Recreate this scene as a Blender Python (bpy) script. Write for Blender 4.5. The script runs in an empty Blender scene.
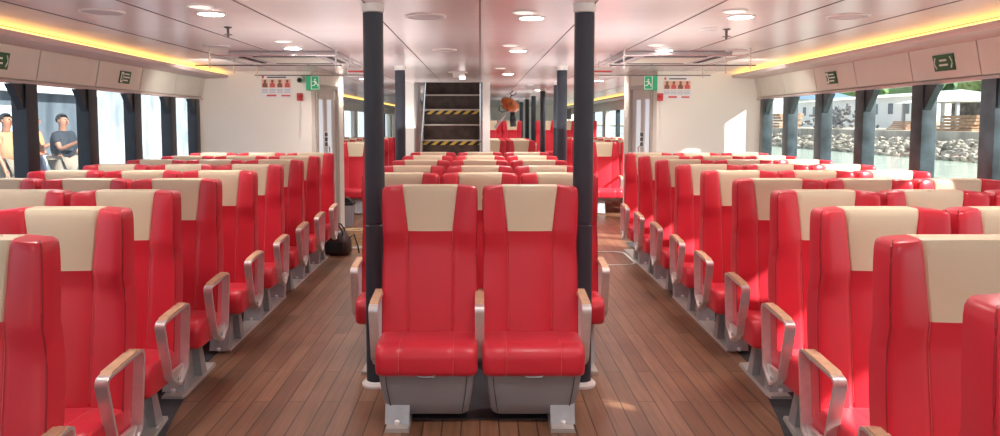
import bpy, bmesh, math, random
from mathutils import Vector, Matrix
R = math.radians
random.seed(4)
S = bpy.context.scene
C = S.collection
PI = math.pi

# ------------------------------------------------------------------ materials
def mat(name, col, rough=.5, metal=0, emit=None, es=0, bump=0, bscale=60, var=0, vscale=4, coat=0, spec=None):
    m = bpy.data.materials.new(name); m.use_nodes = True
    nt = m.node_tree; b = nt.nodes['Principled BSDF']
    b.inputs['Base Color'].default_value = (*col, 1)
    b.inputs['Roughness'].default_value = rough
    b.inputs['Metallic'].default_value = metal
    if name == 'red_leather': b.inputs['Sheen Weight'].default_value = .12; b.inputs['Sheen Tint'].default_value = (1, .55, .65, 1)
    if coat: b.inputs['Coat Weight'].default_value = coat; b.inputs['Coat Roughness'].default_value = .25
    if spec is not None: b.inputs['Specular IOR Level'].default_value = spec
    if emit:
        b.inputs['Emission Color'].default_value = (*emit, 1); b.inputs['Emission Strength'].default_value = es
    tc = nt.nodes.new('ShaderNodeTexCoord')
    if var:
        n = nt.nodes.new('ShaderNodeTexNoise'); n.inputs['Scale'].default_value = vscale; n.inputs['Detail'].default_value = 5
        r = nt.nodes.new('ShaderNodeValToRGB')
        r.color_ramp.elements[0].position = .3; r.color_ramp.elements[1].position = .7
        r.color_ramp.elements[0].color = (*[max(0, c*(1-var)) for c in col], 1)
        r.color_ramp.elements[1].color = (*[min(1, c*(1+var)) for c in col], 1)
        nt.links.new(tc.outputs['Object'], n.inputs['Vector'])
        nt.links.new(n.outputs['Fac'], r.inputs['Fac']); nt.links.new(r.outputs['Color'], b.inputs['Base Color'])
    if bump:
        n = nt.nodes.new('ShaderNodeTexNoise'); n.inputs['Scale'].default_value = bscale; n.inputs['Detail'].default_value = 3
        bp = nt.nodes.new('ShaderNodeBump'); bp.inputs['Strength'].default_value = bump; bp.inputs['Distance'].default_value = .01
        nt.links.new(tc.outputs['Object'], n.inputs['Vector'])
        nt.links.new(n.outputs['Fac'], bp.inputs['Height']); nt.links.new(bp.outputs['Normal'], b.inputs['Normal'])
    return m

M = {}
M['red'] = mat('red_leather', (.65, .022, .042), .35, bump=.05, bscale=9, var=.06, vscale=3, coat=.12)
M['cream'] = mat('cream_leather', (.74, .62, .44), .45, bump=.04, bscale=9, var=.03)
M['pipe'] = mat('red_piping', (.36, .012, .02), .4)
M['stitch'] = mat('pink_stitching', (.75, .20, .20), .5)
M['alu'] = mat('brushed_aluminium', (.82, .78, .77), .34, .7, var=.05, vscale=30)
M['cast'] = mat('grey_cast_metal', (.42, .43, .45), .45, .35, var=.12, vscale=12)
M['railm'] = mat('satin_floor_rail', (.52, .49, .46), .42, .4, var=.06)
M['pad'] = mat('oak_pad', (.66, .42, .26), .45, var=.15, vscale=25)
M['pouch'] = mat('grey_vinyl', (.27, .265, .275), .42, bump=.25, bscale=7, var=.06)
M['black'] = mat('black_plastic', (.012, .012, .014), .5)
M['white'] = mat('white_paint', (.80, .78, .75), .4)
M['wall'] = mat('cream_wall_panel', (.86, .81, .73), .42, var=.015, vscale=1.5)
M['panel'] = mat('beige_panel', (.72, .71, .62), .5, var=.03)
M['soffit'] = mat('soffit_panel', (.62, .51, .48), .45)
M['pillar'] = mat('dark_padded_sleeve', (.035, .043, .060), .48, bump=.08, bscale=6, var=.15)
M['post'] = mat('dark_window_post', (.035, .052, .062), .45, var=.6, vscale=7)
M['postl'] = mat('black_window_post', (.010, .012, .018), .4, var=.4, vscale=7)
M['seam'] = mat('dark_seam', (.10, .07, .07), .6)
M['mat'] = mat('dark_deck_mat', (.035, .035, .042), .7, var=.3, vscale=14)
M['green'] = mat('green_sign', (.0, .30, .13), .5, emit=(0, .35, .16), es=.15)
M['dkgreen'] = mat('dark_green_sign', (.02, .12, .035), .5)
M['signw'] = mat('sign_white', (.85, .9, .82), .5)
M['redb'] = mat('red_box_plastic', (.55, .015, .02), .4)
M['cove'] = mat('warm_cove_light', (1, .7, .25), .5, emit=(1, .62, .20), es=1.1)
M['lamp'] = mat('downlight_lens', (1, 1, 1), .4, emit=(1, .93, .84), es=14)
M['lampd'] = mat('dim_downlight_lens', (.9, .85, .8), .4, emit=(1, .88, .78), es=.55)
M['stair'] = mat('dark_wood_riser', (.055, .030, .022), .5, var=.5, vscale=8)
M['nose'] = mat('beige_nosing', (.55, .48, .42), .4, .3)
M['skin'] = mat('skin', (.30, .14, .08), .5)
M['hair'] = mat('black_hair', (.012, .01, .01), .6)
M['tan'] = mat('tan_shirt', (.34, .21, .10), .8)
M['navy'] = mat('dark_tshirt', (.015, .02, .028), .8)
M['khaki'] = mat('beige_trousers', (.24, .20, .15), .8)
M['pinkc'] = mat('pale_pink_shirt', (.42, .28, .30), .8)
M['quay'] = mat('quay_concrete', (.3, .3, .3), .8, var=.15)
M['brown'] = mat('brown_leather', (.050, .022, .018), .4, bump=.2, bscale=12, var=.3)
M['binm'] = mat('grey_bin_plastic', (.32, .31, .34), .5)
M['rope'] = mat('natural_rope', (.55, .38, .22), .8, bump=.6, bscale=90, var=.3, vscale=40)
M['orange'] = mat('orange_buoy', (.50, .13, .03), .4, var=.5, vscale=14)
M['brownp'] = mat('poster_figure_brown', (.25, .10, .07), .6)
M['peach'] = mat('poster_peach', (.80, .50, .38), .6)
M['bluet'] = mat('poster_text_grey', (.45, .48, .56), .6)
M['poster'] = mat('poster_white', (.82, .80, .80), .5)
M['redt'] = mat('poster_red', (.65, .10, .10), .6)
M['slot'] = mat('dark_vent_slot', (.03, .03, .035), .6)
M['cass'] = mat('grey_cassette', (.52, .48, .50), .45)
M['chrome'] = mat('polished_rod', (.75, .73, .72), .2, .9)
M['drk_rod'] = mat('dark_rod', (.16, .13, .13), .4, .5)
M['doorm'] = mat('door_grey_white', (.66, .63, .60), .35)
M['frame'] = mat('door_frame_metal', (.50, .46, .42), .35, .3)
M['ledge'] = mat('pale_ledge', (.6, .56, .52), .5)

def glass(name, col, fac):
    m = bpy.data.materials.new(name); m.use_nodes = True; nt = m.node_tree
    nt.nodes.remove(nt.nodes['Principled BSDF']); out = nt.nodes['Material Output']
    t = nt.nodes.new('ShaderNodeBsdfTransparent'); t.inputs[0].default_value = (*col, 1)
    g = nt.nodes.new('ShaderNodeBsdfGlossy'); g.inputs[0].default_value = (.9, .95, 1, 1); g.inputs['Roughness'].default_value = .05
    x = nt.nodes.new('ShaderNodeMixShader'); x.inputs[0].default_value = fac
    nt.links.new(t.outputs[0], x.inputs[1]); nt.links.new(g.outputs[0], x.inputs[2]); nt.links.new(x.outputs[0], out.inputs[0])
    return m
M['glass'] = glass('window_glass', (.93, .97, .97), .05)
M['acryl'] = glass('clear_acrylic', (.96, .95, .95), .03)
def frosted():   # streaked salt-stained glass
    m = bpy.data.materials.new('salt_streaked_glass'); m.use_nodes = True; nt = m.node_tree
    nt.nodes.remove(nt.nodes['Principled BSDF']); out = nt.nodes['Material Output']
    t = nt.nodes.new('ShaderNodeBsdfTransparent'); t.inputs[0].default_value = (.95, .98, 1, 1)
    d = nt.nodes.new('ShaderNodeBsdfTranslucent'); d.inputs[0].default_value = (.85, .93, 1, 1)
    x = nt.nodes.new('ShaderNodeMixShader')
    tc = nt.nodes.new('ShaderNodeTexCoord'); mp = nt.nodes.new('ShaderNodeMapping'); mp.inputs['Scale'].default_value = (14, 14, 3)
    n = nt.nodes.new('ShaderNodeTexNoise'); n.inputs['Scale'].default_value = 1; n.inputs['Detail'].default_value = 4
    mr = nt.nodes.new('ShaderNodeMapRange'); mr.inputs[1].default_value = .3; mr.inputs[2].default_value = .75; mr.inputs[3].default_value = .0; mr.inputs[4].default_value = .07
    nt.links.new(tc.outputs['Object'], mp.inputs[0]); nt.links.new(mp.outputs[0], n.inputs['Vector']); nt.links.new(n.outputs['Fac'], mr.inputs[0])
    nt.links.new(mr.outputs[0], x.inputs[0]); nt.links.new(t.outputs[0], x.inputs[1]); nt.links.new(d.outputs[0], x.inputs[2]); nt.links.new(x.outputs[0], out.inputs[0])
    return m
M['sglass'] = frosted()

def wood():
    m = bpy.data.materials.new('plank_floor'); m.use_nodes = True; nt = m.node_tree; b = nt.nodes['Principled BSDF']
    L = nt.links.new; N = nt.nodes.new
    tc = N('ShaderNodeTexCoord'); mp = N('ShaderNodeMapping'); mp.inputs['Rotation'].default_value = (0, 0, R(90))
    L(tc.outputs['Object'], mp.inputs[0])
    br = N('ShaderNodeTexBrick'); br.offset = .37; br.offset_frequency = 2
    br.inputs['Color1'].default_value = (.165, .076, .041, 1); br.inputs['Color2'].default_value = (.25, .125, .072, 1)
    br.inputs['Mortar'].default_value = (.035, .015, .010, 1)
    br.inputs['Scale'].default_value = 1; br.inputs['Mortar Size'].default_value = .0035; br.inputs['Mortar Smooth'].default_value = .3
    br.inputs['Brick Width'].default_value = 1.3; br.inputs['Row Height'].default_value = .097
    L(mp.outputs[0], br.inputs['Vector'])
    m2 = N('ShaderNodeMapping'); m2.inputs['Scale'].default_value = (30, 1.6, 1); L(tc.outputs['Object'], m2.inputs[0])
    n = N('ShaderNodeTexNoise'); n.inputs['Scale'].default_value = 1.4; n.inputs['Detail'].default_value = 6; L(m2.outputs[0], n.inputs['Vector'])
    mr = N('ShaderNodeMapRange'); mr.inputs[1].default_value = .25; mr.inputs[2].default_value = .75; mr.inputs[3].default_value = .72; mr.inputs[4].default_value = 1.25
    L(n.outputs['Fac'], mr.inputs[0])
    n2 = N('ShaderNodeTexNoise'); n2.inputs['Scale'].default_value = 2.2; n2.inputs['Detail'].default_value = 2; L(tc.outputs['Object'], n2.inputs['Vector'])
    mr2 = N('ShaderNodeMapRange'); mr2.inputs[1].default_value = .3; mr2.inputs[2].default_value = .7; mr2.inputs[3].default_value = .82; mr2.inputs[4].default_value = 1.15
    L(n2.outputs['Fac'], mr2.inputs[0])
    mu = N('ShaderNodeMath'); mu.operation = 'MULTIPLY'; L(mr.outputs[0], mu.inputs[0]); L(mr2.outputs[0], mu.inputs[1])
    vm = N('ShaderNodeVectorMath'); vm.operation = 'SCALE'; L(br.outputs['Color'], vm.inputs[0]); L(mu.outputs[0], vm.inputs['Scale'])
    L(vm.outputs[0], b.inputs['Base Color'])
    b.inputs['Roughness'].default_value = .36
    bp = N('ShaderNodeBump'); bp.inputs['Strength'].default_value = .25; bp.inputs['Distance'].default_value = .004; bp.invert = True
    L(br.outputs['Fac'], bp.inputs['Height']); L(bp.outputs[0], b.inputs['Normal'])
    return m
M['wood'] = wood()

def ceiling_mat():
    m = bpy.data.materials.new('satin_metal_ceiling'); m.use_nodes = True; nt = m.node_tree; b = nt.nodes['Principled BSDF']
    L = nt.links.new; N = nt.nodes.new
    tc = N('ShaderNodeTexCoord'); mp = N('ShaderNodeMapping'); mp.inputs['Rotation'].default_value = (0, 0, 0)
    L(tc.outputs['Object'], mp.inputs[0])
    br = N('ShaderNodeTexBrick'); br.offset = 0
    br.inputs['Color1'].default_value = (.80, .72, .72, 1); br.inputs['Color2'].default_value = (.76, .68, .68, 1); br.inputs['Mortar'].default_value = (.88, .82, .80, 1)
    br.inputs['Scale'].default_value = 1; br.inputs['Mortar Size'].default_value = .005; br.inputs['Mortar Smooth'].default_value = .5
    br.inputs['Brick Width'].default_value = .66; br.inputs['Row Height'].default_value = .75
    L(mp.outputs[0], br.inputs['Vector']); L(br.outputs['Color'], b.inputs['Base Color'])
    n = N('ShaderNodeTexNoise'); n.inputs['Scale'].default_value = 1.6; n.inputs['Detail'].default_value = 1; L(tc.outputs['Object'], n.inputs['Vector'])
    bp = N('ShaderNodeBump'); bp.inputs['Strength'].default_value = .35; bp.inputs['Distance'].default_value = .02
    L(n.outputs['Fac'], bp.inputs['Height']); L(bp.outputs[0], b.inputs['Normal'])
    b.inputs['Roughness'].default_value = .26; b.inputs['Metallic'].default_value = .15
    return m
M['ceil'] = ceiling_mat()

def hazard():
    m = bpy.data.materials.new('hazard_stripes'); m.use_nodes = True; nt = m.node_tree; b = nt.nodes['Principled BSDF']
    L = nt.links.new; N = nt.nodes.new
    tc = N('ShaderNodeTexCoord'); sp = N('ShaderNodeSeparateXYZ'); L(tc.outputs['Object'], sp.inputs[0])
    a = N('ShaderNodeMath'); a.operation = 'ADD'; L(sp.outputs['X'], a.inputs[0])
    z = N('ShaderNodeMath'); z.operation = 'MULTIPLY'; z.inputs[1].default_value = -1.3; L(sp.outputs['Z'], z.inputs[0]); L(z.outputs[0], a.inputs[1])
    w = N('ShaderNodeMath'); w.operation = 'MULTIPLY'; w.inputs[1].default_value = 6.2; L(a.outputs[0], w.inputs[0])
    f = N('ShaderNodeMath'); f.operation = 'FRACT'; L(w.outputs[0], f.inputs[0])
    g = N('ShaderNodeMath'); g.operation = 'GREATER_THAN'; g.inputs[1].default_value = .5; L(f.outputs[0], g.inputs[0])
    x = N('ShaderNodeMix'); x.data_type = 'RGBA'; L(g.outputs[0], x.inputs[0])
    x.inputs[6].default_value = (.01, .01, .01, 1); x.inputs[7].default_value = (.62, .40, .06, 1)
    L(x.outputs[2], b.inputs['Base Color'])
    return m
M['hazard'] = hazard()

# ------------------------------------------------------------------ helpers
def obj(name, bm, m, parent=None, smooth=False, loc=None, rz=0):
    me = bpy.data.meshes.new(name); bm.normal_update(); bm.to_mesh(me); bm.free()
    if isinstance(m, (list, tuple)):
        for k in m: me.materials.append(k)
    else: me.materials.append(m)
    if smooth:
        for p in me.polygons: p.use_smooth = True
        if smooth != 'full':
            try: me.set_sharp_from_angle(angle=R(38))
            except Exception: pass
    o = bpy.data.objects.new(name, me); C.objects.link(o)
    if parent: o.parent = parent
    if loc: o.location = loc
    if rz: o.rotation_euler = (0, 0, rz)
    return o
def tag(o, label=None, cat=None, group=None, kind=None):
    if label: o['label'] = label
    if cat: o['category'] = cat
    if group: o['group'] = group
    if kind: o['kind'] = kind
    return o
def thing(name, label, cat, loc=(0, 0, 0), rz=0, group=None):
    o = bpy.data.objects.new(name, None); o.empty_display_size = .1; C.objects.link(o)
    o.location = loc; o.rotation_euler = (0, 0, rz); return tag(o, label, cat, group)
def struct(name, bm, m, parent=None, smooth=False):
    o = obj(name, bm, m, parent, smooth)
    o['kind'] = 'structure'
    return o
def box(bm, x0, x1, y0, y1, z0, z1, bev=0, mi=0):
    v = [bm.verts.new(p) for p in ((x0,y0,z0),(x1,y0,z0),(x1,y1,z0),(x0,y1,z0),(x0,y0,z1),(x1,y0,z1),(x1,y1,z1),(x0,y1,z1))]
    fs = [bm.faces.new([v[i] for i in q]) for q in ((3,2,1,0),(4,5,6,7),(0,1,5,4),(1,2,6,5),(2,3,7,6),(3,0,4,7))]
    for f in fs: f.material_index = mi
    if bev:
        es = list({e for f in fs for e in f.edges})
        bmesh.ops.bevel(bm, geom=es, offset=bev, segments=2, affect='EDGES', profile=.6)
    return bm
def B(*a, **k): return box(bmesh.new(), *a, **k)
def tube(bm, pts, r, seg=8, closed=False, caps=True):
    pts = [Vector(p) for p in pts]; n = len(pts); rings = []
    rr = r if isinstance(r, (list, tuple)) else [r]*n
    up = Vector((0, 0, 1))
    for i, p in enumerate(pts):
        a = pts[(i-1) % n] if (closed or i > 0) else p
        b = pts[(i+1) % n] if (closed or i < n-1) else p
        t = (b-a).normalized()
        u = t.cross(up)
        if u.length < .05: u = t.cross(Vector((0, 1, 0)))
        u.normalize(); w = u.cross(t).normalized()
        rings.append([bm.verts.new(p + (u*math.cos(2*PI*k/seg) + w*math.sin(2*PI*k/seg))*rr[i]) for k in range(seg)])
    m = n if closed else n-1
    for i in range(m):
        A, D = rings[i], rings[(i+1) % n]
        for k in range(seg): bm.faces.new((A[k], A[(k+1) % seg], D[(k+1) % seg], D[k]))
    if not closed and caps:
        bm.faces.new(rings[0][::-1]); bm.faces.new(rings[-1])
    return bm
def lathe(bm, prof, seg=24, cx=0, cy=0):
    rings = []
    for r, z in prof:
        rings.append([bm.verts.new((cx+r*math.cos(2*PI*k/seg), cy+r*math.sin(2*PI*k/seg), z)) for k in range(seg)])
    for A, D in zip(rings, rings[1:]):
        for k in range(seg): bm.faces.new((A[k], A[(k+1) % seg], D[(k+1) % seg], D[k]))
    bm.faces.new(rings[0][::-1]); bm.faces.new(rings[-1])
    bmesh.ops.recalc_face_normals(bm, faces=bm.faces)
    return bm
def prism(bm, pts, axis, a, b, mi=0):
    # polygon pts in the plane normal to axis ('x' -> (y,z), 'y' -> (x,z), 'z' -> (x,y))
    def P(p, t): return (t, p[0], p[1]) if axis == 'x' else ((p[0], t, p[1]) if axis == 'y' else (p[0], p[1], t))
    A = [bm.verts.new(P(p, a)) for p in pts]; D = [bm.verts.new(P(p, b)) for p in pts]
    fs = [bm.faces.new(A[::-1]), bm.faces.new(D)]
    n = len(pts)
    for i in range(n): fs.append(bm.faces.new((A[i], A[(i+1) % n], D[(i+1) % n], D[i])))
    for f in fs: f.material_index = mi
    bmesh.ops.recalc_face_normals(bm, faces=fs)
    return bm
def copy_tree(o, parent=None):
    c = o.copy(); C.objects.link(c)
    if parent: c.parent = parent
    for ch in list(o.children): copy_tree(ch, c)
    return c
def lerp(tab, y):
    if y <= tab[0][0]: return tab[0][1]
    for (a, u), (b, v) in zip(tab, tab[1:]):
        if y <= b: return u + (v-u)*(y-a)/(b-a)
    return tab[-1][1]

# ------------------------------------------------------------------ room numbers
CEIL = 2.22; YB = 9.6; YF = 30.0; YR = -2.4
def W(y): return 3.40 + .0333*min(y, YB)
SILL, WTOP, PTOP = .78, 1.87, 2.12
EDGE = [(1.45, 1.08), (2.2, 1.28), (2.94, 1.412), (3.68, 1.525), (4.42, 1.58), (5.16, 1.59), (5.9, 1.605), (6.64, 1.62), (8.12, 1.64)]
EDGER = [(1.45, .97), (2.2, 1.20), (2.94, 1.345), (3.68, 1.48), (4.42, 1.545), (5.16, 1.575), (5.9, 1.595), (6.64, 1.61), (8.12, 1.625)]
def edge(s, y): return lerp(EDGE if s < 0 else EDGER, y)

# floor
struct('floor', B(-3.9, 3.9, YR, YF, -.12, 0), M['wood'])
bm = bmesh.new()
# ceiling slab, with stair opening left out (boxes around it)
OX0, OX1, OY0, OY1 = -1.10, .03, 12.3, 13.5
for q in ((-3.95, 3.95, YR, OY0), (-3.95, 3.95, OY1, YF), (-3.95, OX0, OY0, OY1), (OX1, 3.95, OY0, OY1)):
    box(bm, q[0], q[1], q[2], q[3], CEIL, CEIL+.12)
ceil = struct('ceiling', bm, M['ceil'])
for x in (0, -.65, .65, -1.36, 1.36, -2.0, 2.0, -2.65, 2.65):
    if OX0 < x < OX1:
        bm = B(x-.004, x+.004, YR, OY0, CEIL-.003, CEIL); box(bm, x-.004, x+.004, OY1, YF, CEIL-.003, CEIL)
    else: bm = B(x-.004, x+.004, YR, YF, CEIL-.003, CEIL)
    struct('ceiling_seam', bm, M['seam'], ceil)

# deck mats below seat blocks
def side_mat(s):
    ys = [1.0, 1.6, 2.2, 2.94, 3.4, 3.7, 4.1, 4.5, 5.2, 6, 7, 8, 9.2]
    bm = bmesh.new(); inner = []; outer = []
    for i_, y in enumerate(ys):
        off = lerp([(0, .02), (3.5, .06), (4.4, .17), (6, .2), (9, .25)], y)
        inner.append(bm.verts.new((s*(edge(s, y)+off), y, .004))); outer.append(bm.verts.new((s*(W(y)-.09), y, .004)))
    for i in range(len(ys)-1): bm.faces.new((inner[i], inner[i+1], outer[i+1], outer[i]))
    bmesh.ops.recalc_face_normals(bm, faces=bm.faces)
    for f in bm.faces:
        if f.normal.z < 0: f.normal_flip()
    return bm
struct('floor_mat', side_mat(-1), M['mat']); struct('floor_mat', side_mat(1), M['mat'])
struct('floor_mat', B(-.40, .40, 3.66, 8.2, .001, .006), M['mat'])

# ------------------------------------------------------------------ side walls, windows
win_n = [0]; trim_n = [0]
PL = {-1: [-.8, .1, 1.0, 1.93, 2.86, 3.79, 4.72, 5.65, 6.60, 7.53, 8.47, 9.28], 1: [-.5, .4, 1.3, 2.2, 3.1, 4.05, 4.95, 5.80, 6.74, 7.62, 8.50, 9.28]}
def quadwall(bm, s, y0, y1, z0, z1, off=0, th=.08):
    # wall piece following the slanting side line
    a0, a1 = s*(W(y0)+off), s*(W(y1)+off); t = s*th
    v = [bm.verts.new(p) for p in ((a0,y0,z0),(a1,y1,z0),(a1+t,y1,z0),(a0+t,y0,z0),(a0,y0,z1),(a1,y1,z1),(a1+t,y1,z1),(a0+t,y0,z1))]
    fs = [bm.faces.new([v[i] for i in q]) for q in ((0,1,2,3),(4,5,6,7),(0,1,5,4),(1,2,6,5),(2,3,7,6),(3,0,4,7))]
    bmesh.ops.recalc_face_normals(bm, faces=fs)
for s, side in ((-1, 'left'), (1, 'right')):
    POSTS = PL[s]
    bm = bmesh.new()
    quadwall(bm, s, YR, YB, 0, SILL); quadwall(bm, s, YR, YB, WTOP+.01, CEIL, .0)
    quadwall(bm, s, YB, YF, 0, SILL); quadwall(bm, s, YB, YF, WTOP, CEIL)
    quadwall(bm, s, YR, YR+.3, SILL, WTOP+.01); quadwall(bm, s, YB-.10, YB+1.2, SILL, WTOP+.01)
    wall = struct('wall_'+side, bm, M['wall'])
    # sloping valance panels over the windows, one per bay
    seams = [YR] + [p+.16 for p in POSTS[1:]]
    for a, b in zip(seams, seams[1:]+([YB] if seams[-1] < YB-.05 else [])):
        a2, b2 = a+.006, b-.006
        bm = bmesh.new()
        P = []
        for y in (a2, b2):
            x = s*W(y)
            P.append([(x-s*.004, y, WTOP+.0), (x-s*.035, y, WTOP+.012), (x-s*.085, y, PTOP+.005), (x-s*.004, y, PTOP+.005)])
        vs = [[bm.verts.new(p) for p in q] for q in P]
        for i in range(4): bm.faces.new((vs[0][i], vs[0][(i+1) % 4], vs[1][(i+1) % 4], vs[1][i]))
        bm.faces.new(vs[0]); bm.faces.new(vs[1][::-1]); bmesh.ops.recalc_face_normals(bm, faces=bm.faces)
        struct('valance_panel', bm, M['panel'], wall)
    # lower lip trim
    bm = bmesh.new(); quadwall(bm, s, YR, YB, WTOP-.025, WTOP, -.045, .045)
    trim_n[0] += 1; struct('trim_%d' % trim_n[0], bm, M['soffit'])
    # soffit with cove light
    for (y0, y1) in ((YR, YB+.0), (YB+1.3, YF)):
        bm = bmesh.new(); pr = [(0, PTOP), (-.37, PTOP+.012), (-.385, PTOP+.030), (-.385, PTOP+.052), (-.365, PTOP+.052), (-.36, PTOP+.03), (-.02, PTOP+.02)]
        vs = [[bm.verts.new((s*(W(y)+p[0]), y, p[1])) for p in pr] for y in (y0, y1)]
        n = len(pr)
        for i in range(n): bm.faces.new((vs[0][i], vs[0][(i+1) % n], vs[1][(i+1) % n], vs[1][i]))
        bm.faces.new(vs[0]); bm.faces.new(vs[1][::-1]); bmesh.ops.recalc_face_normals(bm, faces=bm.faces)
        trim_n[0] += 1; tr = struct('trim_%d' % trim_n[0], bm, M['soffit'])
        bm = bmesh.new()
        vs = [bm.verts.new(p) for p in ((s*(W(y0)-.36), y0, PTOP+.036), (s*(W(y1)-.36), y1, PTOP+.036), (s*(W(y1)-.24), y1, CEIL-.004), (s*(W(y0)-.24), y0, CEIL-.004))]
        bm.faces.new(vs); struct('cove_light_strip', bm, M['cove'], tr)
    # posts
    for i, py in enumerate(POSTS):
        x = s*W(py); bm = bmesh.new()
        pw = .075 if py < 9.2 else .06
        box(bm, min(x+s*.03, x-s*.09), max(x+s*.03, x-s*.09), py-pw, py+pw, SILL, WTOP-.025, .008)
        # gusset on the camera side
        prism(bm, [(py-pw+.01, WTOP-.03), (py-pw-.15, WTOP-.03), (py-pw+.01, WTOP-.24)], 'x', x-s*.02, x-s*.075)
        trim_n[0] += 1; struct('trim_%d' % trim_n[0], bm, M['postl'] if s < 0 else M['post'], smooth=True)
    # panes
    for a, b in zip(POSTS, POSTS[1:]):
        win_n[0] += 1
        bm = bmesh.new(); quadwall(bm, s, a+.07, b-.07, SILL-.01, WTOP+.01, .03, .012)
        wn = struct('window_%d' % win_n[0], bm, M['sglass'] if s < 0 else M['glass'])
    # sill ledge
    bm = bmesh.new(); quadwall(bm, s, YR, YB-.02, SILL-.03, SILL, -.12, .125)
    trim_n[0] += 1; struct('trim_%d' % trim_n[0], bm, M['ledge'])
    # far compartment posts and panes
    ys = [10.9+i*2.1 for i in range(10)]
    for i_, y in enumerate(ys):
        x = s*W(y); bm = B(min(x+s*.02, x-s*.08), max(x+s*.02, x-s*.08), y-(.5 if i_ % 2 else .06), y+.06, SILL, WTOP)
        trim_n[0] += 1; struct('trim_%d' % trim_n[0], bm, M['wall'] if (y < 12 or i_ % 2) else M['post'])
    for a, b in zip(ys, ys[1:]):
        win_n[0] += 1
        bm = bmesh.new(); quadwall(bm, s, a+.1, b-.1, SILL, WTOP, .03, .012)
        struct('window_%d' % win_n[0], bm, M['glass'])
# end walls
bm = B(-3.9, 3.9, YF, YF+.1, 0, CEIL)
struct('wall_far', bm, M['wall'])
bm = bmesh.new()   # wall behind the camera: unseen, wide window openings put in for frontal fill light
box(bm, -3.45, 3.45, YR-.1, YR, 0, .7); box(bm, -3.45, 3.45, YR-.1, YR, 2.0, CEIL)
for x in (-3.35, -2.0, -.7, .7, 2.0, 3.35): box(bm, x-.1, x+.1, YR-.1, YR, .7, 2.0)
struct('wall_rear', bm, M['wall'])
for x0, x1 in ((-3.25, -2.1), (-1.9, -.8), (-.6, .6), (.8, 1.9), (2.1, 3.25)):  # panes of the added, unseen fill-light openings
    win_n[0] += 1; struct('window_%d' % win_n[0], B(x0, x1, YR-.06, YR-.05, .7, 2.0), M['glass'])

# ------------------------------------------------------------------ bulkheads with diagonal doors
door_n = [0]
for s, side in ((-1, 'left'), (1, 'right')):
    bm = bmesh.new()
    DB = 2.24 if s < 0 else 2.35
    x0, x1 = sorted((s*DB, s*(W(YB)+.02)))
    box(bm, x0, x1, YB, YB+.08, 0, CEIL)
    bw = struct('wall_bulkhead_'+side, bm, M['wall'])
    # door wall runs from (2.30,9.6) to (2.10,10.6)
    ang = math.atan2(1.0, -s*.20)
    E0 = Vector((s*DB, YB+.0, 0)); L_ = math.hypot(1, .2)
    root = bpy.data.objects.new('door_%d' % (door_n[0]+1), None); door_n[0] += 1
    C.objects.link(root); root.location = E0; root.rotation_euler = (0, 0, ang); root['kind'] = 'structure'
    # local: x along the wall away from the camera, y = thickness; the aisle side is y*f
    f = 1 if s > 0 else -1        # aisle side sign of local y
    def yb(a, b): a, b = a*f, b*f; return min(a, b), max(a, b)
    bm = bmesh.new()
    box(bm, 0, .12, *yb(-.08, 0), 0, CEIL); box(bm, .88, L_+.02, *yb(-.10, .03), 0, CEIL)
    box(bm, .12, .88, *yb(-.08, 0), 2.06, CEIL)
    struct('door_surround', bm, M['wall'], root)
    bm = bmesh.new()
    box(bm, .12, .17, *yb(-.06, .03), .0, 2.06, .004); box(bm, .83, .88, *yb(-.06, .03), .0, 2.06, .004); box(bm, .12, .88, *yb(-.06, .03), 2.01, 2.06, .004)
    struct('door_frame', bm, M['frame'], root)
    bm = bmesh.new()
    # leaf with two glass slots
    yy = yb(-.05, -.015)
    for a, b in ((.17, .25), (.43, .55), (.73, .83)): box(bm, a, b, *yy, .05, 2.01)
    for a, b in ((.25, .43), (.55, .73)):
        box(bm, a, b, *yy, .05, .95); box(bm, a, b, *yy, 1.86, 2.01)
    lf = struct('door_leaf', bm, M['doorm'], root)
    for a, b in ((.25, .43), (.55, .73)):
        struct('door_glass', B(a, b, *yb(-.04, -.03), .95, 1.86), mat('pale_lit_glass', (.75, .8, .82), .2, emit=(.8, .9, 1), es=.25) if a < .3 and s < 0 else bpy.data.materials['pale_lit_glass'], lf)
    struct('door_handle', tube(bmesh.new(), [(.49, .01*f, .95), (.49, .04*f, .97), (.49, .04*f, 1.2), (.49, .01*f, 1.22)], .012), M['chrome'], lf)
    # baseboard at the foot of the bulkhead corner
    struct('baseboard_'+side, B(*sorted((s*2.38, s*3.7)), YB-.015, YB-.001, 0, .10), M['ledge'])
    # small stickers beside the door (2 x 3)
    st = thing('sticker_panel', 'small panel of dark square pictograms on the %s doorway' % side, 'sign', E0, ang)
    bm = B(.44, .54, *yb(-.012, -.008), 1.20, 1.42)
    obj('backing', bm, M['white'], st)
    for i in range(2):
        for j in range(3):
            obj('pictogram', B(.448+.048*i, .448+.048*i+.036, *yb(-.007, -.004), 1.215+.068*j, 1.265+.068*j), M['slot'], st)

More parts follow.
